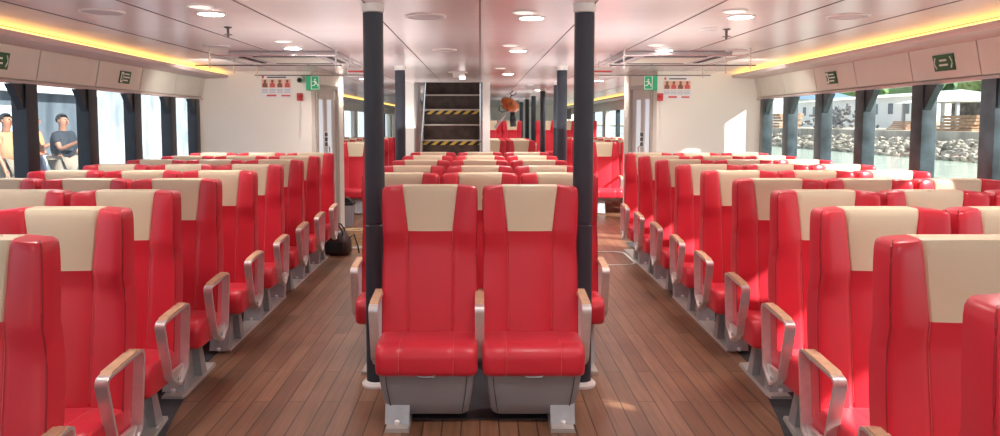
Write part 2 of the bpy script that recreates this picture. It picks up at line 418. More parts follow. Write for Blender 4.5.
# ------------------------------------------------------------------ pillars
def pillar(x, y, r, label, base=0):
    t = thing('padded_pillar', label, 'pillar', (x, y, base), 0, 'dark padded pillars')
    H = CEIL-base
    obj('sleeve', lathe(bmesh.new(), [(r, .03), (r, .95), (r-.004, .955), (r-.004, .962), (r, .967), (r, H-.05)], 28), M['pillar'], t, True)
    obj('foot_ring', lathe(bmesh.new(), [(r+.028, .0), (r+.028, .014), (r+.012, .03), (r-.01, .032)], 28), M['white'], t, True)
    obj('top_ring', lathe(bmesh.new(), [(r-.01, H-.05), (r+.006, H-.045), (r+.006, H-.012), (r+.012, H), (r-.01, H)], 28), M['white'], t, True)
    return t
pillar(-.612, 4.17, .058, 'nearest left dark padded pillar beside the front pair of seats')
pillar(.598, 4.17, .058, 'nearest right dark padded pillar beside the front pair of seats')
pillar(-.965, 8.75, .062, 'dark pillar left of the stairs at the back of the centre block')
pillar(.99, 8.75, .062, 'second dark pillar on the right, behind the nearest right pillar')
pillar(1.30, 12.2, .06, 'third dark pillar of the receding right-hand line')
pillar(1.27, 14.6, .055, 'slim dark pillar standing left of the third right-hand pillar')
pillar(1.28, 17.3, .055, 'slim dark pillar far down the right-hand line')
pillar(1.30, 19.9, .055, 'smaller distant dark pillar near the raised seats', .38)
pillar(1.28, 22.4, .055, 'most distant dark pillar near the far wall', .38)

# ------------------------------------------------------------------ seat
def arm_mesh(x):
    # aluminium band loop in the YZ plane centred at x
    t = .012; w = .024
    def rc(p, q, r_, rad, n=5):
        p, q, r_ = Vector(p), Vector(q), Vector(r_)
        a = q + (p-q).normalized()*rad; b = q + (r_-q).normalized()*rad; out = []
        for i in range(n+1):
            u = i/n; out.append((1-u)**2*a + 2*u*(1-u)*q + u*u*b)
        return out
    Pn = [(-.365, .605), (-.065, .632), (-.105, .315), (-.19, .25), (-.29, .315)]
    path = []
    rad = [.035, .035, .015, .02, .015]
    for i in range(5): path += rc(Pn[i-1], Pn[i], Pn[(i+1) % 5], rad[i])
    n = len(path); bm = bmesh.new(); rings = []
    c = sum(path, Vector((0, 0)))/n
    for i, p in enumerate(path):
        d = (path[(i+1) % n]-path[i-1]).normalized(); nn = Vector((d.y, -d.x))
        if nn.dot(p-c) < 0: nn = -nn
        o_ = p+nn*t/2; i_ = p-nn*t/2
        rings.append([bm.verts.new(q) for q in ((x-w, o_.x, o_.y), (x+w, o_.x, o_.y), (x+w, i_.x, i_.y), (x-w, i_.x, i_.y))])
    for i in range(n):
        A, D = rings[i], rings[(i+1) % n]
        for k in range(4): bm.faces.new((A[k], A[(k+1) % 4], D[(k+1) % 4], D[k]))
    bmesh.ops.recalc_face_normals(bm, faces=bm.faces)
    return bm
def arm(root, x):
    a = obj('armrest', arm_mesh(x), M['alu'], root, True)
    tag(a, 'brushed metal loop armrest with wooden top')
    bm = bmesh.new()
    pts = [(-.335, .612), (-.32, .624), (-.11, .643), (-.092, .636), (-.092, .628), (-.335, .608)]
    prism(bm, pts, 'x', x-.022, x+.022); obj('armrest_pad', bm, M['pad'], a, True)
    bm = bmesh.new(); prism(bm, [(-.275, .335), (-.12, .335), (-.18, .245), (-.21, .245)], 'x', x-.010, x+.010)
    br = obj('mounting_bracket', bm, M['alu'], a)
    bm = bmesh.new(); tube(bm, [(x-.016, -.195, .285), (x+.016, -.195, .285)], .011, 8)
    obj('bolt', bm, M['cast'], a)
    return a

SW = .259   # half seat width
def seam_x(z):   # half width of the centre panel of the backrest
    if z > .96: return .121 + (.149-.121)*(z-.96)/.24
    return .121 - .004*(.96-z)/.5
def back_front(z):    # y of the front plane of the backrest
    t = (z-.40)/.80
    y = -.165 + .105*min(t, .62) + .02*max(0, t-.62)
    if z > .88: y -= .010*min(1, (z-.88)/.08)      # head roll comes forward
    return y
def back_section(z, inset=0, push=0):
    w = SW-.002 - inset - .006*math.exp(-((z-.90)/.10)**2)
    s = min(seam_x(z), w*.8)
    yb0 = back_front(z) + push
    th = .100 - .015*max(0, min(1, (z-.82)/.12)) - push
    Bv = .016 + .026*max(0, min(1, (z-.84)/.10))
    pts = []
    xs_c = [0, .45*s, .85*s, .96*s]
    cen = [(x, yb0 - .010*(1-(x/s)**2)) for x in xs_c]
    grv = [(s, yb0+.005)]
    bol = []
    for u in (.05, .18, .4, .65, .85, .96):
        x = s + (w-s)*u
        bol.append((x, yb0 - Bv*(u**.6)*(1-.35*max(0, u-.8)/.2) + .002))
    side = [(w, yb0-Bv*.45), (w+.001, yb0+th*.5), (w-.001, yb0+th-.012), (w-.012, yb0+th)]
    half = cen + grv + bol + side
    full = [(-x, y) for x, y in half[:0:-1]] + half        # left corner .. centre .. right corner
    return full, len(half)
def make_back(root, prefix=''):
    zs = [.36, .40, .46, .55, .65, .75, .83, .87, .90, .94, .96, .98, 1.02, 1.08, 1.13, 1.165, 1.185, 1.196, 1.20]
    insets = {1.165: .001, 1.185: .003, 1.196: .009, 1.20: .018}
    push = {1.165: .001, 1.185: .004, 1.196: .010, 1.20: .022}
    rows = []
    for z in zs:
        f, nh = back_section(z, insets.get(z, 0), push.get(z, 0)); rows.append([(x, y, z + (.008*(1-(x/.25)**2) if z > 1.12 else 0)) for x, y in f])
    n = len(rows[0]); mid = n//2      # index of x = 0
    seam_r = mid+4; seam_l = mid-4
    z95 = zs.index(.96)
    def build(sel, cap_sel):
        bm = bmesh.new(); cache = {}
        def V(i, j):
            if (i, j) not in cache: cache[(i, j)] = bm.verts.new(rows[i][j])
            return cache[(i, j)]
        for i in range(len(zs)-1):
            for j in range(n):
                if sel(i, j): bm.faces.new((V(i, j), V(i, (j+1) % n), V(i+1, (j+1) % n), V(i+1, j)))
        cap_sel(bm, V)
        bmesh.ops.recalc_face_normals(bm, faces=bm.faces)
        return bm
    top = len(zs)-1
    iscream = lambda i, j: (seam_l <= j < seam_r) and i >= z95
    # split the closed top into three strips so the cream wraps over it
    def top_cap(bm, V, part):
        if part == 'cream':
            vv = [V(top, j) for j in range(seam_l, seam_r+1)]
            b0 = bm.verts.new((rows[top][seam_r][0], rows[top][n-1][1], rows[top][n-1][2]+.006)); b1 = bm.verts.new((rows[top][seam_l][0], rows[top][0][1], rows[top][0][2]+.006))
            bm.faces.new(vv + [b0, b1])
            # cream continues down the rear
            zc = 1.0
            yb_ = rows[12][n-1][1]+.004
            c0 = bm.verts.new((.15, yb_, zc)); c1 = bm.verts.new((-.15, yb_, zc))
            bm.faces.new((b0, c0, c1, b1))
        else:
            for a, b in ((0, seam_l), (seam_r, n-1)):
                vv = [V(top, j) for j in range(a, b+1)]
                sx = rows[top][seam_l][0] if a == 0 else rows[top][seam_r][0]
                bb = bm.verts.new((sx, rows[top][0][1], rows[top][0][2]+.006))
                bm.faces.new(vv+[bb])
            vb = [V(0, j) for j in range(n)]; bm.faces.new(vb[::-1])
    br = obj('backrest', build(lambda i, j: not iscream(i, j), lambda bm, V: top_cap(bm, V, 'red')), M['red'], root, True)
    cr = obj('headrest_cover', build(iscream, lambda bm, V: top_cap(bm, V, 'cream')), M['cream'], root, True)
    cr['label'] = 'cream leather headrest cover'
    # seams
    for sg in (1, -1):
        bm = bmesh.new(); pts = []
        for z in [.44, .5, .6, .7, .8, .87, .9, .96]:
            pts.append((sg*seam_x(z), back_front(z)+.001, z))
        tube(bm, pts, .0011, 5)
        obj('seam_stitching', bm, M['stitch'], br)
    for sg in (1, -1):
        bm = bmesh.new(); pts = []
        for i, z in enumerate(zs):
            f = rows[i]; j = n-1-3 if sg > 0 else 3
            p = f[j]; pts.append((p[0]-sg*.001, p[1]-.002, p[2]))
        tube(bm, pts, .0032, 5)
        obj('piping', bm, M['pipe'], br)
    return br

def make_cushion(root):
    # profile in YZ (front at left)
    prof = []
    def arc(cx, cz, r, a0, a1, n=6):
        for i in range(n+1):
            a = R(a0+(a1-a0)*i/n); prof.append((cx+r*math.cos(a), cz+r*math.sin(a)))
    arc(-.425, .305, .035, 270, 180, 4)
    arc(-.39, .362, .07, 180, 90, 7)
    prof.append((-.30, .430)); prof.append((-.2, .425)); prof.append((-.11, .418))
    prof.append((-.09, .405)); prof.append((-.09, .28)); prof.append((-.12, .27))
    c = (-.27, .35)
    xs = []; h = .259
    st = [(-h, .80), (-h+.004, .90), (-h+.014, .965), (-h+.035, 1.0), (-.20, 1.012), (-.16, 1.006), (-.143, 1.0), (-.137, .985), (-.131, 1.0), (-.10, 1.008), (0, 1.014)]
    st = st + [(-x, k) for x, k in st[-2::-1]]
    bm = bmesh.new(); rings = []
    for x, k in st:
        rings.append([bm.verts.new((x, c[0]+(p[0]-c[0])*k, c[1]+(p[1]-c[1])*k)) for p in prof])
    n = len(prof)
    for A, D in zip(rings, rings[1:]):
        for k in range(n): bm.faces.new((A[k], A[(k+1) % n], D[(k+1) % n], D[k]))
    bm.faces.new(rings[0]); bm.faces.new(rings[-1][::-1])
    bmesh.ops.recalc_face_normals(bm, faces=bm.faces)
    cu = obj('seat_cushion', bm, M['red'], root, True)
    for sg in (-1, 1):
        bm = bmesh.new()
        pts = [(sg*.137, c[0]+(p[0]-c[0])*.99, c[1]+(p[1]-c[1])*.99) for p in prof[2:-3]]
        tube(bm, pts, .0011, 5)
        obj('seam_stitching', bm, M['stitch'], cu)
    return cu

def make_pan(root, pouch):
    bm = bmesh.new()
    if pouch:
        zs = [(.285, .245, -.435, -.10), (.22, .238, -.425, -.10), (.12, .222, -.402, -.13), (.065, .212, -.385, -.15), (.05, .195, -.37, -.17)]
    else:
        zs = [(.285, .235, -.40, -.06), (.26, .225, -.38, -.07), (.235, .20, -.35, -.09)]
    rings = []
    for z, w, y0, y1 in zs:
        r = .03; q = []
        for sx, sy, a0 in ((1, 0, 270), (1, 1, 0), (-1, 1, 90), (-1, 0, 180)):
            cx = sx*(w-r); cy = (y0+r) if sy == 0 else (y1-r)
            for i in range(4):
                a = R(a0+30*i); q.append((cx+r*math.cos(a), cy+r*math.sin(a), z))
        rings.append([bm.verts.new(p) for p in q])
    n = len(rings[0])
    for A, D in zip(rings, rings[1:]):
        for k in range(n): bm.faces.new((A[k], A[(k+1) % n], D[(k+1) % n], D[k]))
    bm.faces.new(rings[0]); bm.faces.new(rings[-1][::-1]); bmesh.ops.recalc_face_normals(bm, faces=bm.faces)
    p = obj('storage_pouch' if pouch else 'seat_pan', bm, M['pouch'], root, True)
    if pouch:
        bm = bmesh.new(); tube(bm, [(-.05, -.445, .283), (-.035, -.452, .272), (.035, -.452, .272), (.05, -.445, .283)], .006, 6)
        obj('pull_loop', bm, M['pipe'] if False else M['pouch'], p)
        for sg in (-1, 1):
            bm = bmesh.new(); tube(bm, [(sg*.205, -.438, .28), (sg*.200, -.428, .21), (sg*.188, -.404, .12), (sg*.180, -.388, .068)], .002, 5)
            obj('pouch_seam', bm, M['slot'], p)
    return p
def make_pedestal(root, x):
    bm = bmesh.new()
    # cast A-shaped leg, waisted
    for (y0, y1, yt0, yt1) in ((-.43, -.35, -.35, -.30), (-.16, -.08, -.21, -.16)):
        prism(bm, [(y0, .02), (y1, .02), (yt1, .24), (yt0, .24)], 'x', x-.062, x+.062)
    prism(bm, [(-.36, .02), (-.15, .02), (-.19, .24), (-.32, .24)], 'x', x-.018, x+.018)
    box(bm, x-.055, x+.055, -.36, -.14, .235, .265, .004)
    pd = obj('pedestal', bm, M['cast'], root)
    pd['label'] = 'grey cast metal pedestal leg'
    bm = bmesh.new(); lathe(bm, [(.014, .02), (.014, .034), (.009, .040)], 8, x-.0, -.425); obj('bolt', bm, M['alu'], pd)
    return pd
def make_seat(arms, ped, pouch):
    root = thing('ferry_seat', 'x', 'seat')
    make_back(root); make_cushion(root); make_pan(root, pouch)
    obj('back_shell', B(-.215, .215, -.075, -.045, .42, .80, .006), M['pouch'], root)
    for a in arms: arm(root, a)
    for p in ped: make_pedestal(root, p)
    return root
# prototypes keyed by (left arm?, right arm?, pedestal side, pouch)
protos = {}
def seat(x, y, z, arms, ped, pouch, label, group):
    key = (arms, ped, pouch)
    if key not in protos:
        o = protos[key] = make_seat(arms, ped, pouch)
    else: o = copy_tree(protos[key])
    o.location = (x, y, z); tag(o, label, 'seat', group)
    return o
AX = .276   # armrest offset from the seat centre
ORD = ['front', 'second', 'third', 'fourth', 'fifth', 'sixth', 'seventh', 'eighth', 'ninth', 'tenth']
# centre block (origin of a seat: top of the backrest)
CY = [3.985, 4.92, 5.71, 6.56, 7.42, 8.28]
seat(-.271, CY[0], 0, (-AX,), (-.15,), True, 'left seat of the front pair between the two near pillars, grey pouch below', 'seats of the centre block')
seat(.271, CY[0], 0, (-AX+.003, AX), (.15,), True, 'right seat of the front pair between the two near pillars, grey pouch below', 'seats of the centre block')
for r, y in enumerate(CY[1:], 1):
    for k in (-1, 0, 1):
        arms = (-AX, AX) if k == 1 else (-AX,)
        nm = {-1: 'left aisle', 0: 'middle', 1: 'right aisle'}[k]
        ped = {-1: (-.14,), 0: (), 1: (.14,)}[k]
        seat(k*.532, y, 0, arms, ped, False, '%s seat in the %s row of the red and cream centre block' % (nm, ORD[r]), 'seats of the centre block')
# side blocks
ROWS = [1.45, 2.2, 2.94, 3.68, 4.42, 5.16, 5.9, 6.64, 7.38, 8.12]
FX, CXP = 720., 480.
for s, side in ((-1, 'left'), (1, 'right')):
    for r, y in enumerate(ROWS):
        e = edge(s, y)
        for k in range(3):
            xin = e + .54*k
            px = CXP + s*FX*xin/(y-.1)
            if px < -35 or px > 1040: continue
            x = s*(xin+.253)
            if s < 0: arms = (AX,) if k else (AX,)
            else: arms = (-AX,)
            if k == 2: arms = (-AX, AX)
            if k == 0: ped = (-s*.09,)
            elif k == 2: ped = (s*.09,)
            else: ped = ()
            nm = ['aisle', 'middle', 'window'][k]
            rn = r+1 if s > 0 else r
            ordn = ORD[rn-1] if rn > 1 else 'nearest'
            seat(x, y, 0, arms, ped, False, 'red seat with cream headrest, %s seat of the %s row in the %s block' % (nm, ordn, side), 'seats of the %s block' % side)
# floor rails
def rail(x, y0, y1, label, w=.062, x2=None):
    x2 = x if x2 is None else x2
    bm = bmesh.new(); P = []
    for (xx, yy, e) in ((x, y0, 0), (x2, y1, 0)):
        P.append([(xx-w, yy, .0), (xx+w, yy, .0), (xx+w-.006, yy, .02), (xx-w+.006, yy, .02)])
    vs = [[bm.verts.new(p) for p in q] for q in P]
    for i in range(4): bm.faces.new((vs[0][i], vs[0][(i+1) % 4], vs[1][(i+1) % 4], vs[1][i]))
    bm.faces.new(vs[0]); bm.faces.new(vs[1][::-1]); bmesh.ops.recalc_face_normals(bm, faces=bm.faces)
    return tag(obj('floor_rail', bm, M['railm']), label, 'rail', 'seat mounting rails on the floor')
for s, side in ((-1, 'left'), (1, 'right')):
    RL = [(2.35, 3.66, 'nearest metal floor rail'), (3.93, 4.50, 'short second metal floor rail'), (4.78, 6.3, 'third metal floor rail'), (6.6, 8.6, 'long farthest metal floor rail')]
    for y0, y1, nm in RL:
        e0, e1 = edge(s, y0+.2)+.165, edge(s, y1)+.165
        if y0 < 3: e0 -= .02
        rail(s*e0, y0, y1, '%s under the %s block aisle seats' % (nm, side), .062, s*e1)
    rail(s*2.9, 3.6, 8.3, 'metal floor rail under the window seats of the %s block' % side)
rail(-.416, 3.50, 4.0, 'metal floor plate under the left seat of the front pair')
rail(.416, 3.50, 4.0, 'metal floor plate under the right seat of the front pair')
rail(-.67, 4.33, 8.1, 'long metal floor rail under left edge of the centre block')
rail(.67, 4.33, 8.1, 'long metal floor rail under right edge of the centre block')

# far compartment seats
for s, side in ((-1, 'left'), (1, 'right')):
    for r, y in enumerate((12.45, 13.25, 14.05, 14.85, 15.65, 16.45)):
        for k in range(3):
            x = s*(1.88+.253+.54*k)
            arms = (-AX, AX) if k == 2 else ((AX,) if s < 0 else (-AX,))
            ped = (-s*.09,) if k == 0 else ((s*.09,) if k == 2 else ())
            seat(x, y, 0, arms, ped, False, 'distant seat beyond the %s doorway, row %s past the bulkhead, %s seat' % (side, ['one', 'two', 'three', 'four', 'five', 'six'][r], ['aisle', 'middle', 'window'][k]), 'seats beyond the %s doorway' % side)
for k, x in enumerate((.235, .775)):
    for r, y in enumerate((13.6, 14.4, 15.2)):
        seat(x, y, 0, (-AX, AX) if k else (-AX,), (.1,) if k else (-.1,), False, '%s seat right of the stairs, %s row of the distant centre group' % (['inner', 'outer'][k], ['nearest', 'middle', 'farthest'][r]), 'seats right of the stairs')
# raised deck at the far end
struct('floor_raised', B(-3.75, 3.75, 18.1, YF, 0.001, .38), M['mat'])
for r, y in enumerate((19.0, 19.9)):
    for k, x in enumerate((.30, .84, 1.72, 2.26, 2.80)):
        seat(x, y, .38, (-AX,), (.1,), False, 'red seat on the raised far deck, %s row, place %s from the stairs' % (['first', 'second'][r], ['one', 'two', 'three', 'four', 'five'][k]), 'seats on the raised far deck')

# ------------------------------------------------------------------ staircase
st = thing('staircase', 'dark wood staircase with black and yellow striped nosings behind the centre seats', 'staircase', (-.5, 12.5, 0))
for k in range(8):
    z = .155+.27*k; y = 12.6+.2*(k-4)
    zt = z
    bm = B(-.50, .50, y-12.5+.0, y-12.5+.2 if k < 7 else y-12.5+.22, 0 if k == 0 else z-.27, zt)
    sp = obj('step', bm, M['stair'], st)
    obj('nosing', B(-.505, .505, y-12.5-.02, y-12.5+.03, z-.018, z+.006), M['nose'], sp)
    if k in (4, 6):
        obj('hazard_strip', B(-.49, .49, y-12.5-.012, y-12.5-.002, z-.085, z-.019), M['hazard'], sp)
obj('top_riser', B(-.50, .50, .90, .93, 2.045, 2.45), M['stair'], st)
for sg in (-1, 1):
    bm = bmesh.new(); x = sg*.51
    tube(bm, [(x, .84, 2.25), (x, .05, 1.32), (x, -.05, 1.24), (x, -.10, 1.2), (x, -.10, .0)], .022, 8)
    obj('handrail', bm, M['chrome'], st, True)
    bm = bmesh.new(); tube(bm, [(x, .98-.3, 2.0), (x, .0-.08, 1.0)], .012, 8); obj('lower_rail', bm, M['chrome'], st, True)
# stairwell side panels and shaft
struct('wall_stair_left', B(-1.33, -1.12, 12.25, 13.6, 0, CEIL), M['white'])
struct('wall_stair_right', B(.045, .17, 12.25, 13.6, 0, CEIL), M['white'])
bm = bmesh.new(); box(bm, OX0-.05, OX0, OY0-.05, OY1+.05, CEIL+.12, 3.4); box(bm, OX1, OX1+.05, OY0-.05, OY1+.05, CEIL+.12, 3.4)
box(bm, OX0, OX1, OY1, OY1+.05, CEIL+.12, 3.4); box(bm, OX0, OX1, OY0-.05, OY0, CEIL+.12, 3.4)
struct('wall_stairwell', bm, M['stair'])

# ------------------------------------------------------------------ ceiling fittings
def downlight(x, y, bright, label, r=.075):
    t = thing('recessed_downlight', label, 'ceiling light', (x, y, CEIL), 0, 'recessed ceiling downlights')
    bm = bmesh.new(); lathe(bm, [(r+.016, 0), (r+.014, -.006), (r, -.008), (r, -.001)], 24); obj('trim_ring', bm, M['white'], t, True)
    bm = bmesh.new(); lathe(bm, [(r, -.005), (r, -.009)], 24); obj('lens', bm, M['lamp'] if bright else M['lampd'], t)
lamps = []
def unp(px, py, z):
    p = R(4); cy = 122+720*math.tan(p)
    a = (px-480)/720; b = -(py-cy)/720
    d = (a, math.cos(p)+b*math.sin(p), -math.sin(p)+b*math.cos(p)); t = (z-1.55)/d[2]
    return d[0]*t, d[1]*t
BR = [(211, 13.2, 'bright downlight on the near left ceiling'), (293, 48, 'bright downlight above the left doorway approach'), (531.6, 17.4, 'bright downlight nearest the camera at centre'), (518, 50.4, 'second bright downlight along the centre'), (508, 73.8, 'third bright downlight along the centre, right of the emergency light'),
      (538.6, 90, 'small bright downlight before the far pillars'), (364.5, 78.5, 'bright downlight left of the left pillar, over the far aisle'), (741, 16.4, 'bright downlight on the near right ceiling'), (664.4, 50, 'bright downlight above the right doorway approach'), (599, 80.5, 'bright downlight over the far right aisle'), (580, 100, 'distant bright downlight seen behind the right pillar')]
DM = [(200, 5.8, 'dim downlight beside the near left bright one'), (283, 41, 'dim downlight beside the second left bright one'), (523.8, 11.7, 'dim downlight beside the nearest centre bright one'), (510, 45, 'dim downlight beside the second centre bright one'), (500.4, 68, 'dim downlight beside the third centre bright one'), (656, 44.6, 'dim downlight beside the right doorway bright one'), (735, 10.6, 'dim downlight beside the near right bright one'), (530.5, 84.5, 'dim downlight before the far pillars')]
for px, py, l in BR:
    x, y = unp(px, py, CEIL); downlight(x, y, True, l, .075); lamps.append((x, y))
for px, py, l in DM:
    x, y = unp(px, py, CEIL); downlight(x, y, False, l, .06)
for px, py, l in ((102, 11.5, 'round ceiling speaker grille near the left window cove'), (426, 16, 'round ceiling speaker grille left of centre, nearest'), (444.5, 49.7, 'second round ceiling speaker grille left of centre'), (848, 16, 'round ceiling speaker grille near the right cove'), (217, 46, 'round ceiling vent left of the hanging left frame'), (738, 50, 'round ceiling vent right of the hanging right frame'), (709, 28.5, 'small dark round vent beside the right sprinkler')):
    x, y = unp(px, py, CEIL); r = .12 if py < 40 else .105
    if px == 709: r = .06
    t = thing('ceiling_speaker', l, 'ceiling speaker', (x, y, CEIL), 0, 'round ceiling grilles')
    bm = bmesh.new(); lathe(bm, [(r+.012, 0), (r+.010, -.007), (r, -.010), (r-.004, -.004)], 28); obj('rim', bm, M['white'], t, True)
    bm = bmesh.new(); lathe(bm, [(r-.004, -.001), (r-.004, -.006), (r*.3, -.009)], 28); obj('grille', bm, M['cass'], t, True)
for px, py, l in ((228, 27, 'small sprinkler head on the left ceiling'), (726.5, 29, 'small sprinkler head on the right ceiling')):
    x, y = unp(px, py, CEIL)
    t = thing('sprinkler', l, 'sprinkler', (x, y, CEIL), 0, 'sprinkler heads')
    bm = bmesh.new(); lathe(bm, [(.028, .003), (.026, -.006), (.010, -.012), (.008, -.05), (.012, -.055), (.004, -.075)], 12); obj('body', bm, M['drk_rod'], t, True)
    bm = bmesh.new(); lathe(bm, [(.03, -.052), (.03, -.056)], 12); obj('deflector', bm, M['drk_rod'], t)
# emergency light
x, y = unp(458, 72, CEIL)
t = thing('emergency_light', 'small white twin emergency light on the ceiling before the stairs', 'light', (x, y, CEIL))
obj('mounting_plate', B(-.13, .13, -.06, .06, -.015, 0, .003), M['white'], t)
obj('housing', B(-.07, .09, -.05, .05, -.075, -.015, .01), M['white'], t)
obj('lamp_head', B(.02, .10, -.06, -.02, -.10, -.06, .006), mat('emergency_lens', (1, 1, 1), .4, emit=(1, 1, 1), es=2), t)
# cassettes and hanging clear frames
for s, side in ((-1, 'left'), (1, 'right')):
    xc = s*1.87; yc = 7.35
    t = thing('air_conditioning_cassette', 'grey ceiling air conditioning cassette above the clear hanging frame, %s side' % side, 'air conditioner', (xc, yc, CEIL), 0, 'ceiling cassettes')
    obj('housing', B(-.52, .52, -.48, .48, -.045, 0, .015), M['cass'], t)
    for sx in (-1, 1):
        obj('vent_slot', B(sx*.42-.03, sx*.42+.03, -.36, .36, -.050, -.044), M['slot'], t)
    for sy in (-1, 1):
        obj('vent_slot', B(-.3, .3, sy*.40-.02, sy*.40+.02, -.050, -.044), M['slot'], t)
    obj('intake_grille', B(-.3, .3, -.3, .3, -.052, -.044), M['panel'], t)
    f = thing('hanging_tray_frame', 'clear tray with thin dark rods hung below the %s ceiling cassette' % side, 'tray frame', (xc, yc, 0), 0, 'hanging clear trays')
    z = 2.06
    obj('clear_sheet', B(-.57, .57, -.78, .62, z+.002, z+.006), M['acryl'], f)
    bm = bmesh.new(); tube(bm, [(-.70, -.80, z), (.62, -.80, z)], .006, 6); obj('cross_rod', bm, M['drk_rod'], f)
    bm = bmesh.new(); tube(bm, [(-.60, .60, z), (.66, .60, z)], .006, 6); obj('cross_rod', bm, M['drk_rod'], f)
    for sx in (-1, 1):
        bm = bmesh.new(); tube(bm, [(sx*.57, -.80, z+.09), (sx*.57, .60, z+.09)], .005, 6); obj('side_rod', bm, M['chrome'], f)
        for yy in (-.80, -.15, .60):
            bm = bmesh.new(); tube(bm, [(sx*.57, yy, z-.03), (sx*.57, yy, CEIL)], .008, 6); obj('hanger_rod', bm, M['chrome'], f)
    bm = bmesh.new(); tube(bm, [(-.57, -.80, z+.09), (.57, -.80, z+.09)], .004, 6); obj('side_rod', bm, M['chrome'], f)
    # small hanging red-white tag cluster toward the centre
    g = thing('hanging_notice', 'small white and red notice hung beside the %s clear tray' % side, 'sign', (xc - s*.66, yc-.2, CEIL-.17), 0, 'hanging notices')
    obj('board', B(-.10, .10, -.003, .003, -.03, .035), M['white'], g); obj('red_band', B(-.09, .09, -.006, -.003, -.012, .006), M['redt'], g)
    bm = bmesh.new(); tube(bm, [(-.07, 0, .03), (-.07, 0, .17)], .003, 5); tube(bm, [(.07, 0, .03), (.07, 0, .17)], .003, 5); obj('hanger_wire', bm, M['chrome'], g)

# ------------------------------------------------------------------ bulkhead fittings
def running_man(parent, w, y, zc, m):
    bm = bmesh.new()
    lathe_bm = bmesh.new()
    for k in range(1): pass
    # head, trunk, limbs as flat strokes
    def stroke(a, b, t):
        a = Vector(a); b = Vector(b); d = (b-a).normalized(); n = Vector((-d.y, d.x))*t/2
        pts = [a+n, b+n, b-n, a-n]
        prism(bm, [(p.x*w, zc+p.y*w) for p in pts], 'y', y-.002, y)
    stroke((-.05, .12), (.08, -.10), .13); stroke((.08, -.10), (.26, -.16), .07); stroke((.26, -.16), (.20, -.36), .07)
    stroke((.04, -.10), (-.12, -.26), .08); stroke((-.12, -.26), (-.30, -.26), .06)
    stroke((-.04, .12), (.16, .02), .05); stroke((-.05, .12), (-.24, .06), .05)
    bm2 = [( .0 + .08*math.cos(a*PI/5), .24+.08*math.sin(a*PI/5)) for a in range(10)]
    prism(bm, [(p[0]*w, zc+p[1]*w) for p in bm2], 'y', y-.002, y)
    lathe_bm.free()
    return obj('running_figure', bm, m, parent)
for s, side in ((-1, 'left'), (1, 'right')):
    # exit sign projecting beside the doorway
    t = thing('exit_sign', 'green emergency exit sign with white running figure beside the %s doorway' % side, 'sign', (-2.155 if s < 0 else 2.20, YB-.13, 1.965), 0, 'green exit signs')
    obj('panel', B(-.06, .06, 0, .012, -.0, .20, .002), M['green'], t)
    bm = bmesh.new(); box(bm, -.055, -.047, -.004, 0, .01, .19); box(bm, .047, .055, -.004, 0, .01, .19); box(bm, -.055, .055, -.004, 0, .01, .018); box(bm, -.055, .055, -.004, 0, .182, .19)
    obj('white_border', bm, M['signw'], t)
    running_man(t, .15, -.001, .10, M['signw'])
    xs_ = sorted((s*.06, s*.12))
    obj('side_box', B(xs_[0], xs_[1], .0, .129, .0, .20, .003), M['green'], t)
    # alarm
    t = thing('alarm_box', 'small red alarm box under the exit sign by the %s doorway' % side, 'alarm', (s*(DB+.035), YB, 1.83), 0, 'red alarm boxes')
    obj('housing', B(-.035, .035, -.05, 0, 0, .10, .008), M['redb'], t)
    obj('sounder', lathe(bmesh.new(), [(.026, 0), (.022, .015), (.008, .02)], 16), M['redb'], t).matrix_local = Matrix.Translation((0, -.05, .05)) @ Matrix.Rotation(R(90), 4, 'X')
    bm = bmesh.new(); tube(bm, [(0, -.012, 0), (0, -.012, -.5)], .006, 6); obj('conduit', bm, M['white'], t)
    # poster
    if s < 0: x0, x1, z0, z1 = -2.91, -2.49, 1.87, 2.175
    else: x0, x1, z0, z1 = 2.42, 2.80, 1.85, 2.155
    w, h = x1-x0, z1-z0
    t = thing('safety_poster', 'white safety poster with four small life jacket figures on the %s bulkhead' % side, 'poster', (x0, YB-.001, z0), 0, 'bulkhead posters')
    obj('sheet', B(0, w, -.006, 0, 0, h), M['poster'], t)
    obj('title_line', B(w*.22, w*.82, -.009, -.006, h*.86, h*.91), M['slot'], t)
    obj('emblem', B(w*.05, w*.12, -.009, -.006, h*.84, h*.95), M['redt'], t)
    for k in range(4):
        cx = w*(.15+.235*k)
        bm = bmesh.new(); q = [(cx-.032, h*.45), (cx+.030, h*.45), (cx+.034, h*.56), (cx+.014, h*.66), (cx-.014, h*.66), (cx-.034, h*.58)]
        prism(bm, q, 'y', -.010, -.006); fg = obj('figure', bm, M['redt'] if k % 2 else M['brownp'], t)
        bm = bmesh.new(); prism(bm, [(cx+.018*math.cos(a*PI/5), h*.72+.020*math.sin(a*PI/5)) for a in range(10)], 'y', -.010, -.006); obj('head', bm, M['brownp'], fg)
        obj('picture_ground', B(cx-.045, cx+.045, -.008, -.006, h*.44, h*.80), M['peach'], t)
        bm = bmesh.new()
        for q in range(3): box(bm, cx-.042, cx+.038, -.008, -.006, h*(.22+.065*q), h*(.25+.065*q))
        obj('text_lines', bm, M['bluet'], t)
    obj('red_lines', B(w*.2, w*.5, -.008, -.006, h*.06, h*.14), M['redt'], t); obj('red_lines', B(w*.66, w*.94, -.008, -.006, h*.06, h*.13), M['redt'], t)
